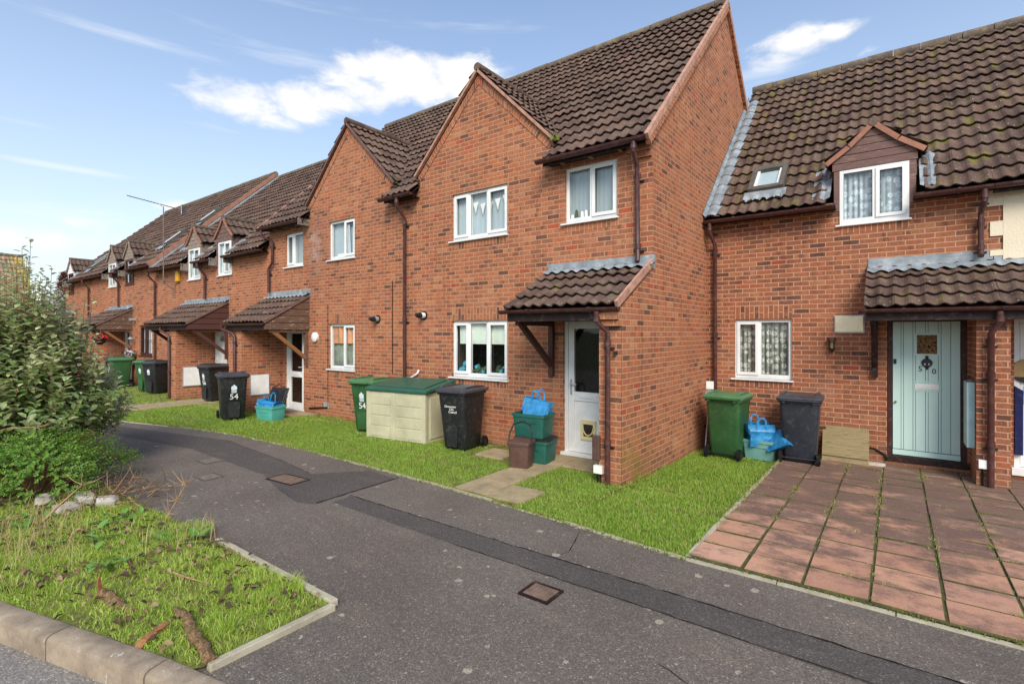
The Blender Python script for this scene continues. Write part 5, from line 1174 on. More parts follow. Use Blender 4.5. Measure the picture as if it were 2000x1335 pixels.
wheelie_bin('black', (-23.2, 6.45, .0), (.1, -1), 'dark wheelie bin half hidden behind the shrub and the last green bin', '60', None)

# ================================================================ boxes, bags and clutter
def open_box(name, loc, rz, w_, d_, h_, mat, label, cat, group=None, lid=None):
    o = thing(name, label, cat, loc, rz, group); b = MB(); k_ = .86
    rings = [rrect(0, 0, w_ * k_, d_ * k_, .03, 0), rrect(0, 0, w_ * .97, d_ * .97, .035, h_ - .05), rrect(0, 0, w_ * .97, d_ * .97, .035, h_ - .045), rrect(0, 0, w_ * 1.03, d_ * 1.03, .04, h_ - .045), rrect(0, 0, w_ * 1.03, d_ * 1.03, .04, h_), rrect(0, 0, w_ * .94, d_ * .94, .03, h_), rrect(0, 0, w_ * .84, d_ * .84, .03, .012)]
    b.loft(rings, mat); b.box(-w_ * .5, w_ * .5, -d_ * .99, -d_ * .9, h_ * .62, h_ * .66, mat); b.build('tub', o, smooth=35)
    if lid:
        l = MB(); l.loft([rrect(0, 0, w_ * 1.05, d_ * 1.05, .04, h_ + .002), rrect(0, 0, w_ * 1.05, d_ * 1.05, .04, h_ + .025), rrect(0, 0, w_ * .9, d_ * .9, .04, h_ + .035)], lid); l.build('lid', o, smooth=35)
    return o
def bag(name, loc, rz, w_, d_, h_, label, lean=(0, 0), open_=False, seed=1, sag=0., group=None):
    o = thing(name, label, 'bag', loc, rz, group); b = MB(); r_ = np.random.default_rng(seed); n = 9; rings = []
    for k_ in range(8):
        q = k_ / 7; ww, dd_ = w_ * (1 - .06 * math.sin(q * 5)), d_ * (1 - .5 * q ** 2 if not open_ else 1 + .1 * q)
        base = rrect(0, 0, ww, dd_, .02, 0, 4)
        rings.append([(x + lean[0] * q + r_.normal(0, .009), y + lean[1] * q + r_.normal(0, .009), h_ * q * (1 - sag * (x + w_) / (2 * w_) * q) + r_.normal(0, .006)) for x, y, z in base])
    b.loft(rings, 'bag_blue', True, False); b.build('sack', o, smooth=28)
    for s in (-1, 1):
        hd = MB(); y_ = s * d_ * (.5 if not open_ else 1.05) + lean[1]; c = Vector((lean[0], y_, h_ * .94)); pts = [c + Vector((-.085, 0, -.06)), c + Vector((-.075, s * .015, .08)), c + Vector((-.03, s * .03, .15)), c + Vector((.03, s * .03, .15)), c + Vector((.075, s * .015, .08)), c + Vector((.085, 0, -.06))]
        rows = [[p + Vector((0, -.0, 0)) for p in pts], [p + (Vector((0, 0, -.03)) if 1 < i < 4 else Vector((-.03 if i > 2 else .03, 0, 0))) for i, p in enumerate(pts)]]; hd.grid(rows, 'bag_blue'); hd.build('handle', o)
    return o
# stack by the white door
open_box('recycling_box', (-4.3, 6.34, .0), .12, .27, .2, .36, 'box_green', 'lower dark green recycling box with a black lid, behind the brown food caddy', 'recycling box', None, 'black_plastic')
open_box('recycling_box', (-4.36, 6.36, .395), .1, .27, .2, .34, 'box_green', 'upper green recycling box holding an upright blue bag', 'recycling box')
bag('shopping_bag', (-4.34, 6.38, .42), 1e-1, .2, .13, .54, 'upright blue woven bag standing in a green box by the white door', lean=(.03, .03), seed=3, sag=.12)
cd_ = thing('food_caddy', 'brown food waste caddy with raised black handle in front of the green boxes', 'food caddy', (-4.27, 5.92, 0), .25)
b = MB(); b.loft([rrect(0, 0, .13, .12, .03, 0), rrect(0, 0, .155, .145, .035, .34), rrect(0, 0, .165, .155, .035, .345), rrect(0, 0, .165, .155, .035, .37)], 'caddy_brown'); b.build('tub', cd_, smooth=35)
b = MB(); b.loft([rrect(0, 0, .172, .165, .04, .372), rrect(0, 0, .17, .16, .04, .4), rrect(0, .02, .12, .1, .04, .425)], 'caddy_brown'); b.build('lid', cd_, smooth=35)
b = MB(); b.tube([(-.175, -.06, .36), (-.17, -.03, .5), (-.13, .02, .62), (0, .05, .665), (.13, .02, .62), (.17, -.03, .5), (.175, -.06, .36)], .012, 'black_plastic', 8); b.build('handle', cd_, smooth=40)
# cream garden store
st = thing('storage_box', 'cream plastic garden store with a dark green lid between two wheelie bins', 'storage box', (-7.17, 6.42, 0), .13)
b = MB(); b.box(-.66, .66, -.36, .42, .0, .88, 'shed_cream')
for x0, x1 in ((-.6, -.09), (.0, .6)):
    b.box(x0 - .03, x1 + .03, -.385, -.358, .03, .86, 'shed_cream')
    for z_ in (.07, .26, .45, .64): b.box(x0 + .02, x1 - .02, -.393, -.384, z_, z_ + .165, 'shed_cream')
b.box(-.10, -.0, -.40, -.384, .02, .86, 'shed_cream'); b.box(.658, .675, -.25, .32, .08, .8, 'shed_cream'); b.box(-.7, -.62, -.39, -.33, 0, .87, 'shed_cream'); b.box(.62, .68, -.39, -.33, 0, .87, 'shed_cream'); b.build('body', st, bevel=.012)
b = MB(); b.prism([(-.42, .885), (-.42, .925), (-.36, .945), (.40, 1.06), (.46, 1.05), (.46, 1.0)], 'x', -.72, .72, 'lid_teal'); b.prism([(-.3, .958), (.38, 1.062), (.36, 1.075), (-.27, .975)], 'x', -.58, .58, 'lid_teal'); b.build('lid', st, bevel=.012)
# by the second porch
open_box('recycling_box', (-11.05, 5.85, .0), .18, .27, .2, .33, 'box_teal', 'pale teal recycling box by the glazed door, heaped with a blue bag', 'recycling box')
b_ = bag('shopping_bag', (-11.12, 5.88, .30), .3, .24, .17, .16, 'crumpled blue bag slumped in the pale teal box by the glazed door', lean=(-.02, .0), seed=9, sag=.3)
lo = thing('box_lid', 'loose black lid leaning on the white meter box behind the pale teal box', 'lid', (-11.4, 6.22, .28), .3); b = MB(); b.obox((0, 0, .2), (.24, 0, 0), (0, .08, .18), (0, -.012, .006), 'black_plastic'); b.obox((0, -.012, .2), (.2, 0, 0), (0, .065, .145), (0, -.012, .006), 'black_plastic'); b.build('panel', lo, bevel=.01)
cd2 = copy_thing(cd_, (-11.85, 6.45, .02), .5, 'small brown caddy in the dark corner beside the glazed door')
open_box('recycling_box', (-21.6, 5.75, .0), .1, .27, .2, .34, 'box_green', 'teal recycling box in front of the far green bin', 'recycling box')
rp = thing('garden_bin', 'dark red plastic tub by the far worn porch, half behind the shrub', 'tub', (-23.9, 5.7, 0)); b = MB(); b.loft([rrect(0, 0, .3, .3, .12, 0), rrect(0, 0, .36, .36, .14, .8)], 'red_plastic'); b.build('tub', rp, smooth=35); b = MB(); b.loft([rrect(0, 0, .38, .38, .14, .8), rrect(0, 0, .3, .3, .12, .92)], 'red_plastic'); b.build('lid', rp, smooth=35)
# clutter by the mint door
open_box('recycling_box', (-1.72, 8.98, -.075), -.12, .25, .19, .31, 'box_aqua', 'faded aqua recycling box between the green bin and the navy bin', 'recycling box')
bag('shopping_bag', (-1.74, 8.97, .14), .5, .2, .15, .34, 'open blue bag lolling backwards in the aqua recycling box', lean=(-.04, -.02), open_=True, seed=5)
bg2 = bag('shopping_bag', (-1.42, 8.72, .16), -.35, .19, .05, .3, 'flat blue bag hanging over the front edge of the aqua box', lean=(-.13, .12), seed=6); bg2.rotation_euler = (R(-12), R(-28), -.35)
bd = thing('wooden_board', 'weathered wooden board leaning on the brick wall by the mint door', 'board', (-.62, 9.28, -.05), -.03)
b = MB(); b.obox((0, .0, .24), (.3, 0, 0), (0, .055, .235), (0, -.014, .004), 'ply'); b.obox((0, .1, .28), (.27, 0, 0), (0, .05, .25), (0, -.01, .003), 'ply')
for k_ in range(3): b.obox((0, -.045 + .05 * k_ - .012, .1 + k_ * .13), (.295, 0, 0), (0, .002, .004), (0, -.006, .002), 'twig')
b.build('panel', bd, bevel=.003)
rk = thing('line_prop', 'thin pale pole with a reel at its top in the corner by the green bin', 'pole', (-2.5, 8.85, -.1)); b = MB(); b.tube([(-.05, -.1, 0), (.0, 0, .95)], .011, 'alloy', 8); b.build('pole', rk); b = MB(); b.tube([(0, -.02, 1.0), (0, .02, 1.0)], .075, 'grey_plastic', 18); b.box(-.05, .06, -.02, .04, 1.09, 1.22, 'white_plastic'); b.build('reel', rk, bevel=.004)
sb = thing('doorstep_stone', 'rough pale stone lying by the wall next to the mint door', 'stone', (-.28, 9.36, -.06)); b = MB(); b.loft([rrect(0, 0, .16, .08, .03, 0), rrect(0, 0, .155, .075, .03, .05), rrect(.01, 0, .12, .05, .03, .06)], 'rubble'); b.build('block', sb)
# hanging basket and wall planter
hb = thing('hanging_basket', 'hanging basket of red flowers under the far worn porch', 'hanging basket', (-23.35, 5.95, 1.72)); b = MB(); b.tube([(0, 0, -.22), (0, 0, -.12), (0, 0, 0)], [.06, .18, .22], 'brown_dark', 14); b.build('basket', hb); b = MB()
for k_ in range(90):
    a = random.uniform(0, 6.28); r_ = random.uniform(0, .26); p = Vector((r_ * math.cos(a), r_ * math.sin(a), .02 + random.uniform(0, .18) * (1 - r_ / .4))); s_ = .035; u_ = Vector((random.uniform(-1, 1), random.uniform(-1, 1), random.uniform(-1, 1))).normalized(); v_ = u_.orthogonal(); b.face([p - u_ * s_ - v_ * s_, p + u_ * s_ - v_ * s_, p + u_ * s_ + v_ * s_, p - u_ * s_ + v_ * s_], 'petal_red' if k_ % 3 else 'leafy')
b.build('flowers', hb); b = MB()
for k_ in range(3): a = 2.1 * k_; b.tube([(.2 * math.cos(a), .2 * math.sin(a), 0), (0, 0, .42)], .006, 'iron_grey', 4)
b.build('chain', hb)
wp = thing('wall_planter', 'grey planter with pale flowers hung low on the wall below a lantern', 'planter', (-23.0, 6.8, 1.0)); b = MB(); b.tube([(0, 0, -.25), (0, 0, .1)], [.09, .17], 'iron_grey', 12); b.build('pot', wp); b = MB()
for k_ in range(60):
    p = Vector((random.gauss(0, .11), random.gauss(-.03, .08), .12 + abs(random.gauss(0, .07)))); s_ = .03; u_ = Vector((random.uniform(-1, 1), random.uniform(-1, 1), random.uniform(-1, 1))).normalized(); v_ = u_.orthogonal(); b.face([p - u_ * s_ - v_ * s_, p + u_ * s_ - v_ * s_, p + u_ * s_ + v_ * s_, p - u_ * s_ + v_ * s_], 'petal_pale' if k_ % 2 else 'leafy')
b.build('flowers', wp)
# ================================================================ vegetation
def raw_mesh(name, V, F, mat, parent=None, uv=False):
    """V (n,3), F (m,3) triangles"""
    me = bpy.data.meshes.new(name); me.vertices.add(len(V)); me.vertices.foreach_set('co', V.astype(np.float32).ravel())
    me.loops.add(F.size); me.loops.foreach_set('vertex_index', F.astype(np.int32).ravel())
    me.polygons.add(len(F)); me.polygons.foreach_set('loop_start', np.arange(0, F.size, 3, dtype=np.int32))
    me.update(calc_edges=True); me.validate(); me.materials.append(MATS[mat])
    o = bpy.data.objects.new(name, me); col.objects.link(o)
    if parent: o.parent = parent
    return o
def norm(a): return a / np.maximum(np.linalg.norm(a, axis=1, keepdims=True), 1e-9)
def blades(name, P, h, w, lean, mat, parent=None):
    n = len(P); a = rng.uniform(0, 2 * np.pi, n); side = np.stack([np.cos(a), np.sin(a), np.zeros(n)], 1)
    b = rng.uniform(0, 2 * np.pi, n); ld = np.stack([np.cos(b), np.sin(b), np.zeros(n)], 1) * (lean * rng.uniform(.2, 1.2, n))[:, None]
    h = h[:, None]; w = w[:, None]; up = np.array([0, 0, 1.])
    p0 = P - side * w * .5; p1 = P + side * w * .5; m = P + up * h * .6 + ld * h * .35
    p2 = m - side * w * .4; p3 = m + side * w * .4; p4 = P + up * h * (1 - .35 * np.minimum(1, np.linalg.norm(ld, axis=1, keepdims=True))) + ld * h
    V = np.stack([p0, p1, p2, p3, p4], 1).reshape(-1, 3); k = np.arange(n)[:, None] * 5
    F = np.concatenate([k + np.array([0, 1, 3]), k + np.array([0, 3, 2]), k + np.array([2, 3, 4])], 1).reshape(-1, 3)
    return raw_mesh(name, V, F, mat, parent)
def leaves(name, P, D, N, L, Wd, mat, parent=None, fold=.25, curl=.15):
    n = len(P); D = norm(D); N = norm(N - D * np.sum(N * D, 1, keepdims=True)); S = np.cross(D, N); L = L[:, None]; Wd = Wd[:, None]
    def pt(a, s, z): return P + D * L * a + S * Wd * s + N * (L * z)
    f = fold * .3
    V = np.stack([pt(0, 0, 0), pt(.3, .5, f), pt(.7, .42, f - curl * .5), pt(1, 0, -curl), pt(.7, -.42, f - curl * .5), pt(.3, -.5, f), pt(.3, 0, 0), pt(.7, 0, -curl * .5)], 1).reshape(-1, 3)
    T = np.array([[0, 1, 6], [6, 1, 2], [6, 2, 7], [7, 2, 3], [0, 6, 5], [6, 7, 4], [6, 4, 5], [7, 3, 4]]); k = np.arange(n)[:, None, None] * 8
    return raw_mesh(name, V, (k + T[None]).reshape(-1, 3), mat, parent)
def vnoise(x, y, s=1., seed=0):
    """cheap smooth noise"""
    r_ = np.random.default_rng(seed); v = 0
    for k_ in range(5):
        a, b, c = r_.uniform(-1, 1), r_.uniform(-1, 1), r_.uniform(0, 6.28); q = s * (1 + k_ * .8); v = v + np.sin(q * (a * x + b * y) * 2 + c)
    return v / 5
# ---- lawns
def scatter(n, x0, x1, y0, y1, keep):
    x = rng.uniform(x0, x1, n); y = rng.uniform(y0, y1, n); k_ = keep(x, y); return x[k_], y[k_]
bex = np.array([p[0] for p in BE]); bey = np.array([p[1] for p in BE])
def lawn_keep(x, y):
    k_ = (y > np.interp(x, bex, bey) + .0 + .03 * rng.random(len(x))) & (y < 6.75 + .15 * vnoise(x, y, 3, 3))
    k_ &= ~((x > -4.42) & (x < -3.84) & (y < 6.9) & (rng.random(len(x)) > .02)); k_ &= ~((x > -4.42) & (x < -3.34) & (y > 6.2)); k_ &= ~((x > -16.15) & (x < -14.95) & (y < 6.95)); k_ &= ~((x > -12.75) & (x < -11.0) & (y > 6.15))
    k_ &= ~((x > -5.4) & (x < -3.8) & (y > 5.95) & (rng.random(len(x)) > .06)); k_ &= ~((x > -3.86) & (x < -3.34) & (y < 5.2) & (rng.random(len(x)) > .1))
    k_ &= ~((y > 6.45) & (x < -4) & (rng.random(len(x)) > .25)); k_ &= (rng.random(len(x)) < np.clip(.72 + .75 * vnoise(x, y, 1.9, 5) + .3 * vnoise(x, y, 6, 15), .15, 1))
    return k_
def mow(n, x0, x1, y0, y1, keep, zf=None, hmin=.02, hmax=.056, w=.0055):
    x, y = scatter(n, x0, x1, y0, y1, keep); z = np.full(len(x), .01) if zf is None else zf(x, y)
    tall = .75 + .5 * vnoise(x, y, 2.3, 8) * .6 + .2 * rng.random(len(x))
    return np.stack([x, y, z], 1), rng.uniform(hmin, hmax, len(x)) * np.clip(tall, .45, 1.7), rng.uniform(.7, 1.3, len(x)) * w
def cat(*a): return [np.concatenate(q) for q in zip(*a)]
P, h, w = cat(mow(150000, -9.5, GX + .04, 4.4, 6.95, lawn_keep), mow(70000, -15, -9.5, 3.6, 6.95, lawn_keep, w=.008, hmax=.075), mow(45000, -34, -15, 2.8, 6.95, lawn_keep, w=.014))
tb = lambda x, y: lawn_keep(x, y) & (vnoise(x, y, 3.6, 77) > .12)
P, h, w = cat((P, h, w), mow(20000, -12, GX, 4.4, 6.6, tb, hmin=.06, hmax=.11, w=.006))
kind(blades('lawn_grass', P, h, w, 1.0, 'grass'), 'stuff')
P, h, w = mow(62000, GX + .02, -1.36, 4.4, 9.5, lambda x, y: (y > np.interp(x, bex, bey) + .02) & (x < -1.44 + .07 * vnoise(x, y, 4, 2) ) & ~((y > 8.75) & (rng.random(len(x)) > .2)) & (rng.random(len(x)) < np.clip(.8 + .8 * vnoise(x, y, 2.4, 6) + .3 * vnoise(x, y, 7, 16), .2, 1)), lambda x, y: .012 - np.maximum(0, y - 4.4) * .024, .025, .075)
kind(blades('side_lawn_grass', P, h, w, .9, 'grass'), 'stuff')
# ---- the roadside verge
kx0, ky0 = kerb(-.12).x, kerb(-.12).y
def vk(x, y):
    ky = ky0 + (x - kx0) * (KD.y / KD.x) + .025
    edge = 2.10 - np.where(x < -5.0, .0, 0) + np.where(x < -5.1, .18 * vnoise(x, y, 2.5, 11) - .05, 0)
    return (y > ky) & (y < edge) & (x < -3.19)
def vk1(x, y): return vk(x, y) & (rng.random(len(x)) < np.clip(.78 + .8 * vnoise(x, y, 2.6, 21), .2, 1)) & ((x - -8.28) ** 2 + (y - 1.54) ** 2 > .5)
x, y = scatter(170000, -10, -3.15, -1.2, 2.25, vk1); d_ = np.hypot(x, y)
keep_ = rng.random(len(x)) < np.clip(6.5 / d_ ** 1.1, .3, 1); x, y = x[keep_], y[keep_]
h = rng.uniform(.025, .062, len(x)) * np.clip(1 + .55 * vnoise(x, y, 3.1, 4), .5, 1.6)
kind(blades('verge_grass', np.stack([x, y, np.full(len(x), .018)], 1), h, rng.uniform(.0032, .0062, len(x)), 1.3, 'grass_verge'), 'stuff')
# tussocks hanging over the edging, dry stalks
def tuft(cx, cy, n, r_, z=.02): a = rng.uniform(0, 6.28, n); q = r_ * np.sqrt(rng.random(n)); return np.stack([cx + q * np.cos(a), cy + q * np.sin(a), np.full(n, z)], 1)
P = np.concatenate([tuft(-3.62, 2.0, 420, .16), tuft(-3.95, 1.95, 260, .14), tuft(-5.4, 2.02, 500, .25), tuft(-3.5, 1.5, 200, .12), tuft(-5.9, 1.75, 400, .3), tuft(-6.6, 1.6, 400, .35), tuft(-4.6, 1.75, 250, .2)])
kind(blades('grass_tussocks', P, rng.uniform(.06, .13, len(P)), rng.uniform(.003, .006, len(P)), 1.0, 'grass_verge'), 'stuff')
P = np.concatenate([tuft(-6.6, .9, 160, .5), tuft(-6.1, 1.2, 120, .5), tuft(-5.6, .8, 110, .5), tuft(-7.3, 1.4, 90, .5), tuft(-5.2, 1.9, 60, .3)])
kind(blades('dry_grass', P, rng.uniform(.12, .34, len(P)), rng.uniform(.003, .006, len(P)), .7, 'straw'), 'stuff')
# leaf litter
x, y = scatter(5200, -9, -3.2, -1, 2.3, lambda x, y: vk(x, y) & (rng.random(len(x)) < np.clip(.35 + .9 * vnoise(x, y, 2.2, 31), .05, 1)))
n = len(x); a = rng.uniform(0, 6.28, n)
kind(leaves('leaf_litter', np.stack([x, y, rng.uniform(.035, .085, n)], 1), np.stack([np.cos(a), np.sin(a), rng.normal(0, .25, n)], 1), np.stack([rng.normal(0, .45, n), rng.normal(0, .45, n), np.ones(n)], 1), rng.uniform(.03, .075, n), rng.uniform(.02, .045, n), 'dead_leaf', fold=.5, curl=.35), 'stuff')
# broad dock leaves
pts = []
for cx, cy, k_ in ((-5.25, 1.95, 16), (-5.9, 1.5, 12), (-5.1, 1.35, 9), (-6.3, 1.75, 14), (-6.9, 1.2, 10)):
    for _ in range(k_): pts.append((cx + random.gauss(0, .1), cy + random.gauss(0, .1)))
pts = np.array(pts); n = len(pts); a = rng.uniform(0, 6.28, n)
kind(leaves('weed_leaves', np.column_stack([pts, np.full(n, .04)]), np.stack([np.cos(a), np.sin(a), rng.uniform(.2, .8, n)], 1), np.tile([0, 0, 1.], (n, 1)), rng.uniform(.08, .17, n), rng.uniform(.04, .075, n), 'dock'), 'stuff')
# weeds and moss in the joints of the drive
P = []
for i in range(0, 14):
    xj = -1.42 + i * cw
    for yy in np.arange(4.45, 9.3, .02):
        dens_ = vnoise(np.array([xj * 3.1]), np.array([yy * 1.4]), 1.3, 41)[0] + {0: .5, 1: .0, 2: .2, 3: .42, 4: .1, 5: .15}.get(i, -.2) + .08 + .35 * math.exp(-((yy - 6.9) / 1.3) ** 2)
        if dens_ > .12:
            for _ in range(int(random.choice((0, 0, 1, 2, 5, 12)) * min(1, dens_ * 1.5))): P.append((xj + random.gauss(0, .012 + .035 * max(0, dens_ - .3) * random.random()), yy + random.uniform(-.01, .01), DRV(yy) + .008, dens_))
for j in range(14):
    yj = 4.42 + j * rh
    for xx in np.arange(-1.42, 4.5, .02):
        dens_ = vnoise(np.array([xx * 2.1]), np.array([yj * 5.4]), 1.5, 51)[0]
        if dens_ > .12:
            for _ in range(int(6 * dens_ + .6)): P.append((xx + random.uniform(-.01, .01), yj + random.gauss(0, .008), DRV(yj) + .008, dens_))
P = np.array(P); n = len(P)
kind(blades('joint_weeds', P[:, :3], rng.uniform(.012, .05, n) * np.clip(P[:, 3] * 2, .5, 1.5), rng.uniform(.004, .008, n), 1.3, 'weed'), 'stuff')
P = np.concatenate([np.stack([rng.uniform(-1.45, 6, 900), rng.normal(4.40, .012, 900), np.full(900, .012)], 1), np.stack([rng.normal(-1.43, .03, 500), rng.uniform(4.4, 8.9, 500), np.full(500, .0)], 1), np.column_stack([(q := rng.uniform(-12, -1.4, 2600)), np.interp(q, bex, bey) + rng.normal(.0, .018, 2600), np.full(2600, .008)])])
kind(blades('edge_moss', P, rng.uniform(.008, .03, len(P)), rng.uniform(.006, .012, len(P)), 1.3, 'moss_tuft'), 'stuff')
# moss tuft lodged in the valleys
for x_, y_, z_ in ((-4.33, 6.9, 4.98), (-8.2, 6.95, 4.98)):
    P = tuft(x_, y_, 70, .07, z_); o = blades('valley_weed', P, rng.uniform(.06, .16, 70), rng.uniform(.006, .01, 70), .8, 'weed'); tag(o, 'weed tuft growing in the roof valley, ' + ('right of the right-hand big gable' if x_ > -6 else 'right of the left-hand big gable'), 'weed', 'weeds in the roof valleys')

# ---- shrubs
def shrub_big():
    o = thing('evergreen_shrub', 'tall olive green evergreen shrub with long upright shoots at the left edge', 'shrub', (-9.7, 1.44, 0))
    stems = MB(); P, D, N, L = [], [], [], []
    for k_ in range(950):
        a = random.uniform(0, 6.28); q = math.sqrt(random.random())
        top = 2.62 * (1 - .74 * q ** 1.9) * random.uniform(.6, 1.05) + .3
        if k_ % 9 == 0: top += random.uniform(.15, .5)
        rr = 1.38 * q * random.uniform(.85, 1.05)
        tip = Vector((rr * math.cos(a), rr * math.sin(a), top)); base = Vector((rr * .25 * math.cos(a), rr * .25 * math.sin(a), .1)); mid = (base + tip) / 2 + Vector((math.cos(a), math.sin(a), 0)) * rr * .28 + Vector((random.gauss(0, .05), random.gauss(0, .05), 0))
        n = 26; pts = []
        for j in range(9): u = j / 8; pts.append(base * (1 - u) ** 2 + mid * 2 * u * (1 - u) + tip * u * u)
        if k_ % 3 == 0: stems.tube(pts, [.009 - .0007 * j for j in range(9)], 'twig', 4, caps=False)
        m_ = 22
        for j in range(m_):
            u = 1 - .62 * (j / m_) ** 1.15; p = base * (1 - u) ** 2 + mid * 2 * u * (1 - u) + tip * u * u; tg = ((mid - base) * (1 - u) + (tip - mid) * u).normalized()
            ph = j * 2.4 + k_; s1 = tg.orthogonal().normalized(); s2 = tg.cross(s1); out = s1 * math.cos(ph) + s2 * math.sin(ph)
            dd_ = (out + tg * random.uniform(.2, .8) + Vector((0, 0, random.uniform(-.1, .35)))).normalized()
            P.append(p + out * .01); D.append(dd_); N.append(tg + Vector((math.cos(a) * .3 + random.gauss(0, .25), math.sin(a) * .3 + random.gauss(0, .25), 1.0 + random.gauss(0, .2)))); L.append(random.uniform(.08, .13) * (.7 if u > .95 else 1))
    stems.build('stems', o, smooth=60)
    pick = [i for i in range(len(P)) if random.random() < (.42 if P[i].z > 1.25 and (i % 22) < 7 else .03)]; pk = set(pick)
    Lp = np.array([L[i] for i in pick]); leaves('young_leaves', np.array([P[i] for i in pick], dtype=float), np.array([D[i] for i in pick], dtype=float), np.array([N[i] for i in pick], dtype=float), Lp, Lp * .55, 'pale_shoot', o, fold=.3, curl=.15)
    rest_ = [i for i in range(len(P)) if i not in pk]; P, D, N, L = ([q[i] for i in rest_] for q in (P, D, N, L))
    L = np.array(L); leaves('foliage', np.array(P, dtype=float), np.array(D, dtype=float), np.array(N, dtype=float), L, L * rng.uniform(.46, .6, len(L)), 'elaeagnus', o, fold=.3, curl=.2)
def shrub_low():
    o = thing('low_shrub', 'low bright green shrub spreading at the foot of the tall evergreen', 'shrub', (-8.3, 1.5, 0))
    P, D, N = [], [], []; st = MB()
    for k_ in range(1500):
        a = random.uniform(0, 6.28); q = math.sqrt(random.random()); e = .95 + .2 * math.sin(a * 5 + 1) * q
        zt = .66 * math.sqrt(max(0, 1 - q ** 2.2)) * random.uniform(.72, 1.12) + .06
        tip = Vector((1.0 * q * e * math.cos(a), 1.0 * q * e * math.sin(a), zt)); dirn = Vector((math.cos(a) * (.5 + q), math.sin(a) * (.5 + q), .75 - .5 * q + random.gauss(0, .2))).normalized()
        base = tip - dirn * .2
        if k_ % 8 == 0: st.tube([Vector((tip.x * .3, tip.y * .3, .05)), base, tip], .004, 'twig', 3, caps=False)
        for j in range(16):
            u = j / 15; p = base + (tip - base) * u; s1 = dirn.orthogonal().normalized(); s2 = dirn.cross(s1); ph = (j % 2) * math.pi + (j // 2) * 1.57 + k_
            P.append(p); D.append(s1 * math.cos(ph) + s2 * math.sin(ph) + dirn * .7); N.append(dirn + Vector((0, 0, .5)))
    st.build('stems', o); n = len(P); L = rng.uniform(.018, .032, n)
    leaves('foliage', np.array(P, dtype=float), np.array(D, dtype=float), np.array(N, dtype=float), L, L * .5, 'hebe', o, fold=.2, curl=.1)
shrub_big(); shrub_low()
# bare brown twigs spilling on to the tarmac
tw = thing('dead_twigs', 'tangle of bare brown twigs spilling from the shrub on to the tarmac', 'twigs', (-7.3, 2.0, .02)); b = MB()
for k_ in range(170):
    p = Vector((random.gauss(0, .32), random.gauss(0, .2), random.uniform(0, .1))); d_ = Vector((random.gauss(.3, .6), random.gauss(.1, .5), random.uniform(-.15, .6))).normalized(); l = random.uniform(.1, .32)
    b.tube([p, p + d_ * l * .5 + Vector((random.gauss(0, .02), random.gauss(0, .02), 0)), p + d_ * l], [.004, .003, .0015], 'twig' if k_ % 3 else 'twig_pale', 4, caps=False)
kind(b.build('tangle', tw), 'stuff')
def branch(loc, label, pts, r0, twigs, seed, mat='twig_pale'):
    o = thing('dead_branch', label, 'branch', loc); b = MB(); rr = random.Random(seed); n = len(pts); b.tube(pts, [r0 * (1 - .7 * i / (n - 1)) for i in range(n)], mat, 6)
    for _ in range(twigs):
        i = rr.randrange(1, n); p = Vector(pts[i]); d_ = Vector((rr.gauss(0, 1), rr.gauss(0, 1), rr.gauss(.4, .5))).normalized(); l = rr.uniform(.06, .2); b.tube([p, p + d_ * l * .5, p + d_ * l + Vector((0, 0, .03))], [r0 * .4, r0 * .3, r0 * .1], mat, 4, caps=False)
    b.build('branch', o, smooth=60); return o
branch((-5.75, 1.95, .03), 'upright dead branch with thin side twigs by the edge of the tarmac', [(0, 0, 0), (.03, .05, .12), (.1, .1, .26), (.13, .16, .4)], .008, 26, 3)
branch((-9.0, .95, .5), 'long dead branch lying across the low bright shrub', [(-.1, -.1, .0), (.2, .12, .18), (.6, .3, .3), (1.0, .5, .34)], .012, 14, 5)
branch((-4.55, 1.62, .05), 'thin straight stick lying in the middle of the verge grass', [(0, 0, 0), (.25, .02, .02), (.5, .06, .035)], .008, 2, 7)
branch((-5.1, 1.5, .05), 'thin grey stick lying behind the split log', [(0, 0, 0), (.2, -.06, .02), (.42, -.1, .02)], .009, 2, 8, 'twig')
branch((-5.0, 2.05, .03), 'short dark stick poking over the edge of the tarmac', [(0, 0, 0), (.12, .07, .03), (.26, .12, .05)], .007, 4, 9, 'twig')
branch((-6.9, 1.3, .03), 'broad dry stalk leaning up beside the pale rubble', [(0, 0, 0), (.1, .1, .15), (.25, .25, .35)], .016, 5, 12)
def log(name, label, pts, rad, loc, split=None):
    o = thing(name, label, 'log', loc); b = MB(); n = 12; P_ = [Vector(p) for p in pts]; rows = []
    fine = []; 
    for i in range(len(P_) - 1):
        for k_ in range(5): fine.append((P_[i].lerp(P_[i + 1], k_ / 5), rad[i] + (rad[i + 1] - rad[i]) * k_ / 5))
    fine.append((P_[-1], rad[-1])); ref = None
    for j, (p, r_) in enumerate(fine):
        d_ = (fine[min(j + 1, len(fine) - 1)][0] - fine[max(0, j - 1)][0]).normalized(); ref = d_.orthogonal().normalized() if ref is None else (ref - d_ * ref.dot(d_)).normalized(); s = d_.cross(ref)
        rows.append([p + (ref * math.cos(a) + s * math.sin(a)) * r_ * random.uniform(.72, 1.28) for a in [2 * math.pi * k_ / n for k_ in range(n)]])
    b.loft(rows, 'bark'); b.build('trunk', o, smooth=60)
    if split: q = MB(); q.loft([[Vector(c) + Vector(o_) * w_ for o_ in ((-1, -.3, 0), (1, -.4, 0), (.8, .5, 0), (-.7, .5, 0))] for c, w_ in split], 'split_wood'); q.build('split_end', o, smooth=40)
log('rotten_log', 'short log with an orange split end standing up, lying in the verge grass', [(0, 0, .05), (.12, .02, .045), (.28, .04, .03), (.42, .09, .02)], [.034, .038, .032, .014], (-4.56, 1.17, .01), [((-.02, -.0, .03), .03), ((-.01, -.01, .11), .026), ((.02, -.02, .17), .02), ((.04, -.02, .2), .006)])
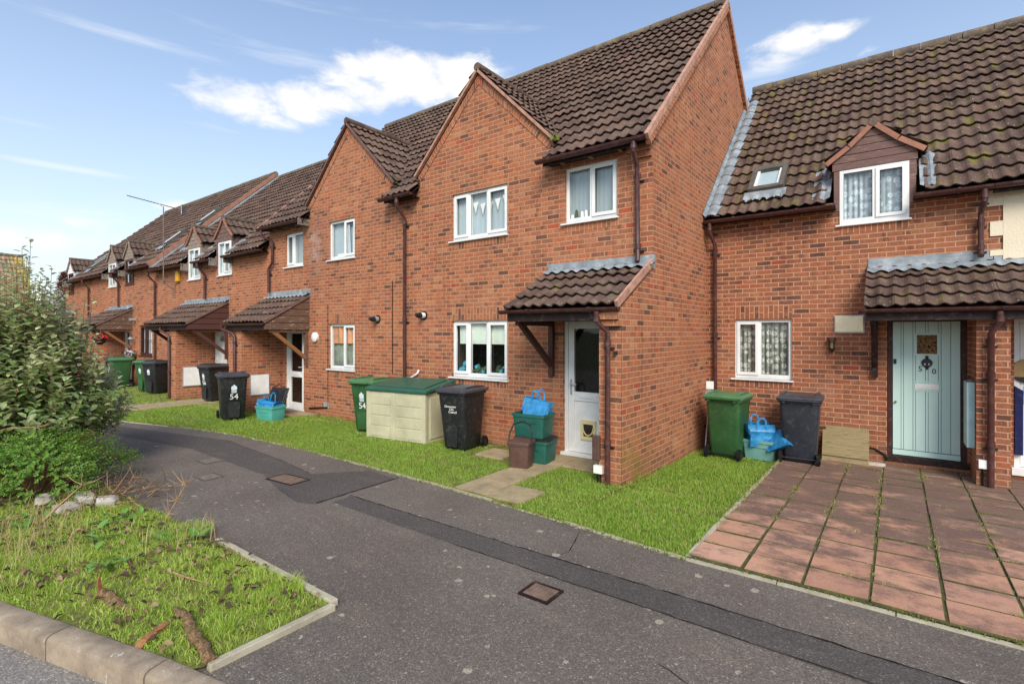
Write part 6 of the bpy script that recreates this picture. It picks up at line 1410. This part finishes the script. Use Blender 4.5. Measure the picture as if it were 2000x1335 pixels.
log('rotten_log', 'long knobbly brown log pointing at the corner of the verge', [(0, 0, .045), (.2, -.0, .05), (.45, -.06, .05), (.66, -.08, .055), (.8, -.1, .05)], [.014, .027, .034, .033, .03], (-3.95, 1.42, .0))
o = thing('wood_splinter', 'flat brown splinter of wood near the kerb in front of the long log', 'splinter', (-3.72, 1.2, .03), .6); b = MB(); b.prism([(-.12, 0), (.1, .0), (.14, .02), (-.06, .03)], 'x', -.02, .03, 'split_wood'); b.build('piece', o)
for k_, (x_, y_, s_, lb) in enumerate(((-7.3, 1.72, .13, 'large pale rubble stone under the low bright shrub'), (-6.98, 1.84, .1, 'small pale rubble stone nearest the tarmac'), (-7.05, 1.5, .11, 'flat pale rubble stone in front of two others'), (-7.6, 1.45, .12, 'pale rubble stone half buried at the foot of the low shrub'))):
    o = thing('rubble_stone', lb, 'stone', (x_, y_, .02), k_ * .9, 'rubble stones under the shrub'); b = MB(); b.loft([rrect(0, 0, s_, s_ * .6, .02, -.02), rrect(.01, 0, s_ * .95, s_ * .62, .03, .06), rrect(-.01, .01, s_ * .8, s_ * .5, .03, .1)], 'rubble'); b.build('block', o)

# ---- trees far behind
def conifer(loc, hgt, rad, mat, label, seed):
    o = thing('conifer_tree', label, 'tree', loc); r_ = random.Random(seed); P, D, N, L = [], [], [], []; b = MB(); b.tube([(0, 0, 0), (0, 0, hgt * .95)], [.16, .03], 'twig', 7); b.build('trunk', o)
    b = MB()
    for k_ in range(260):
        z = hgt * (.12 + .86 * (k_ / 260) ** .9); rr = rad * (1 - (z / hgt) ** 1.5) * r_.uniform(.7, 1.1) + .08; a = k_ * 2.4 + r_.random(); tip = Vector((rr * math.cos(a), rr * math.sin(a), z + rr * .15))
        b.tube([(0, 0, z), tip], [.02, .006], 'twig', 4, caps=False)
        for j in range(26):
            u = r_.uniform(.3, 1.05); p = Vector((tip.x * u, tip.y * u, z + (tip.z - z) * u)); P.append(p + Vector((r_.gauss(0, .06), r_.gauss(0, .06), r_.gauss(0, .05)))); D.append((math.cos(a) + r_.gauss(0, .5), math.sin(a) + r_.gauss(0, .5), r_.gauss(.1, .4))); N.append((r_.gauss(0, .3), r_.gauss(0, .3), 1)); L.append(r_.uniform(.1, .22))
    b.build('limbs', o); L = np.array(L); leaves('crown', np.array(P), np.array(D), np.array(N), L, L * .35, mat, o)
conifer((-57.5, 12.2, 0), 7.3, 1.9, 'conifer_red', 'rust brown conifer beyond the far end of the brick row', 1)
def tree(loc, hgt, rad, label, seed):
    o = thing('broadleaf_tree', label, 'tree', loc); r_ = random.Random(seed); b = MB(); b.tube([(0, 0, 0), (.05, 0, hgt * .5), (0, .1, hgt * .8)], [.2, .14, .05], 'twig', 8); P, D, N = [], [], []
    for k_ in range(70):
        a = r_.uniform(0, 6.28); e = r_.uniform(-.3, 1.2); c = Vector((math.cos(a) * math.cos(e) * rad * r_.uniform(.4, 1), math.sin(a) * math.cos(e) * rad * r_.uniform(.4, 1), hgt * .62 + math.sin(e) * hgt * .36)); b.tube([(0, 0, hgt * .45), c * .6 + Vector((0, 0, hgt * .2)), c], [.05, .03, .01], 'twig', 4, caps=False)
        for j in range(60): P.append(c + Vector((r_.gauss(0, .3), r_.gauss(0, .3), r_.gauss(0, .22)))); D.append((r_.gauss(0, 1), r_.gauss(0, 1), r_.gauss(0, .6))); N.append((r_.gauss(0, .5), r_.gauss(0, .5), 1))
    b.build('trunk', o); n = len(P); L = rng.uniform(.12, .24, n); leaves('crown', np.array(P), np.array(D), np.array(N), L, L * .6, 'far_green', o)
tree((-60, 9.0, 0), 5.2, 1.7, 'small green tree between the rust brown conifer and the far house', 2);
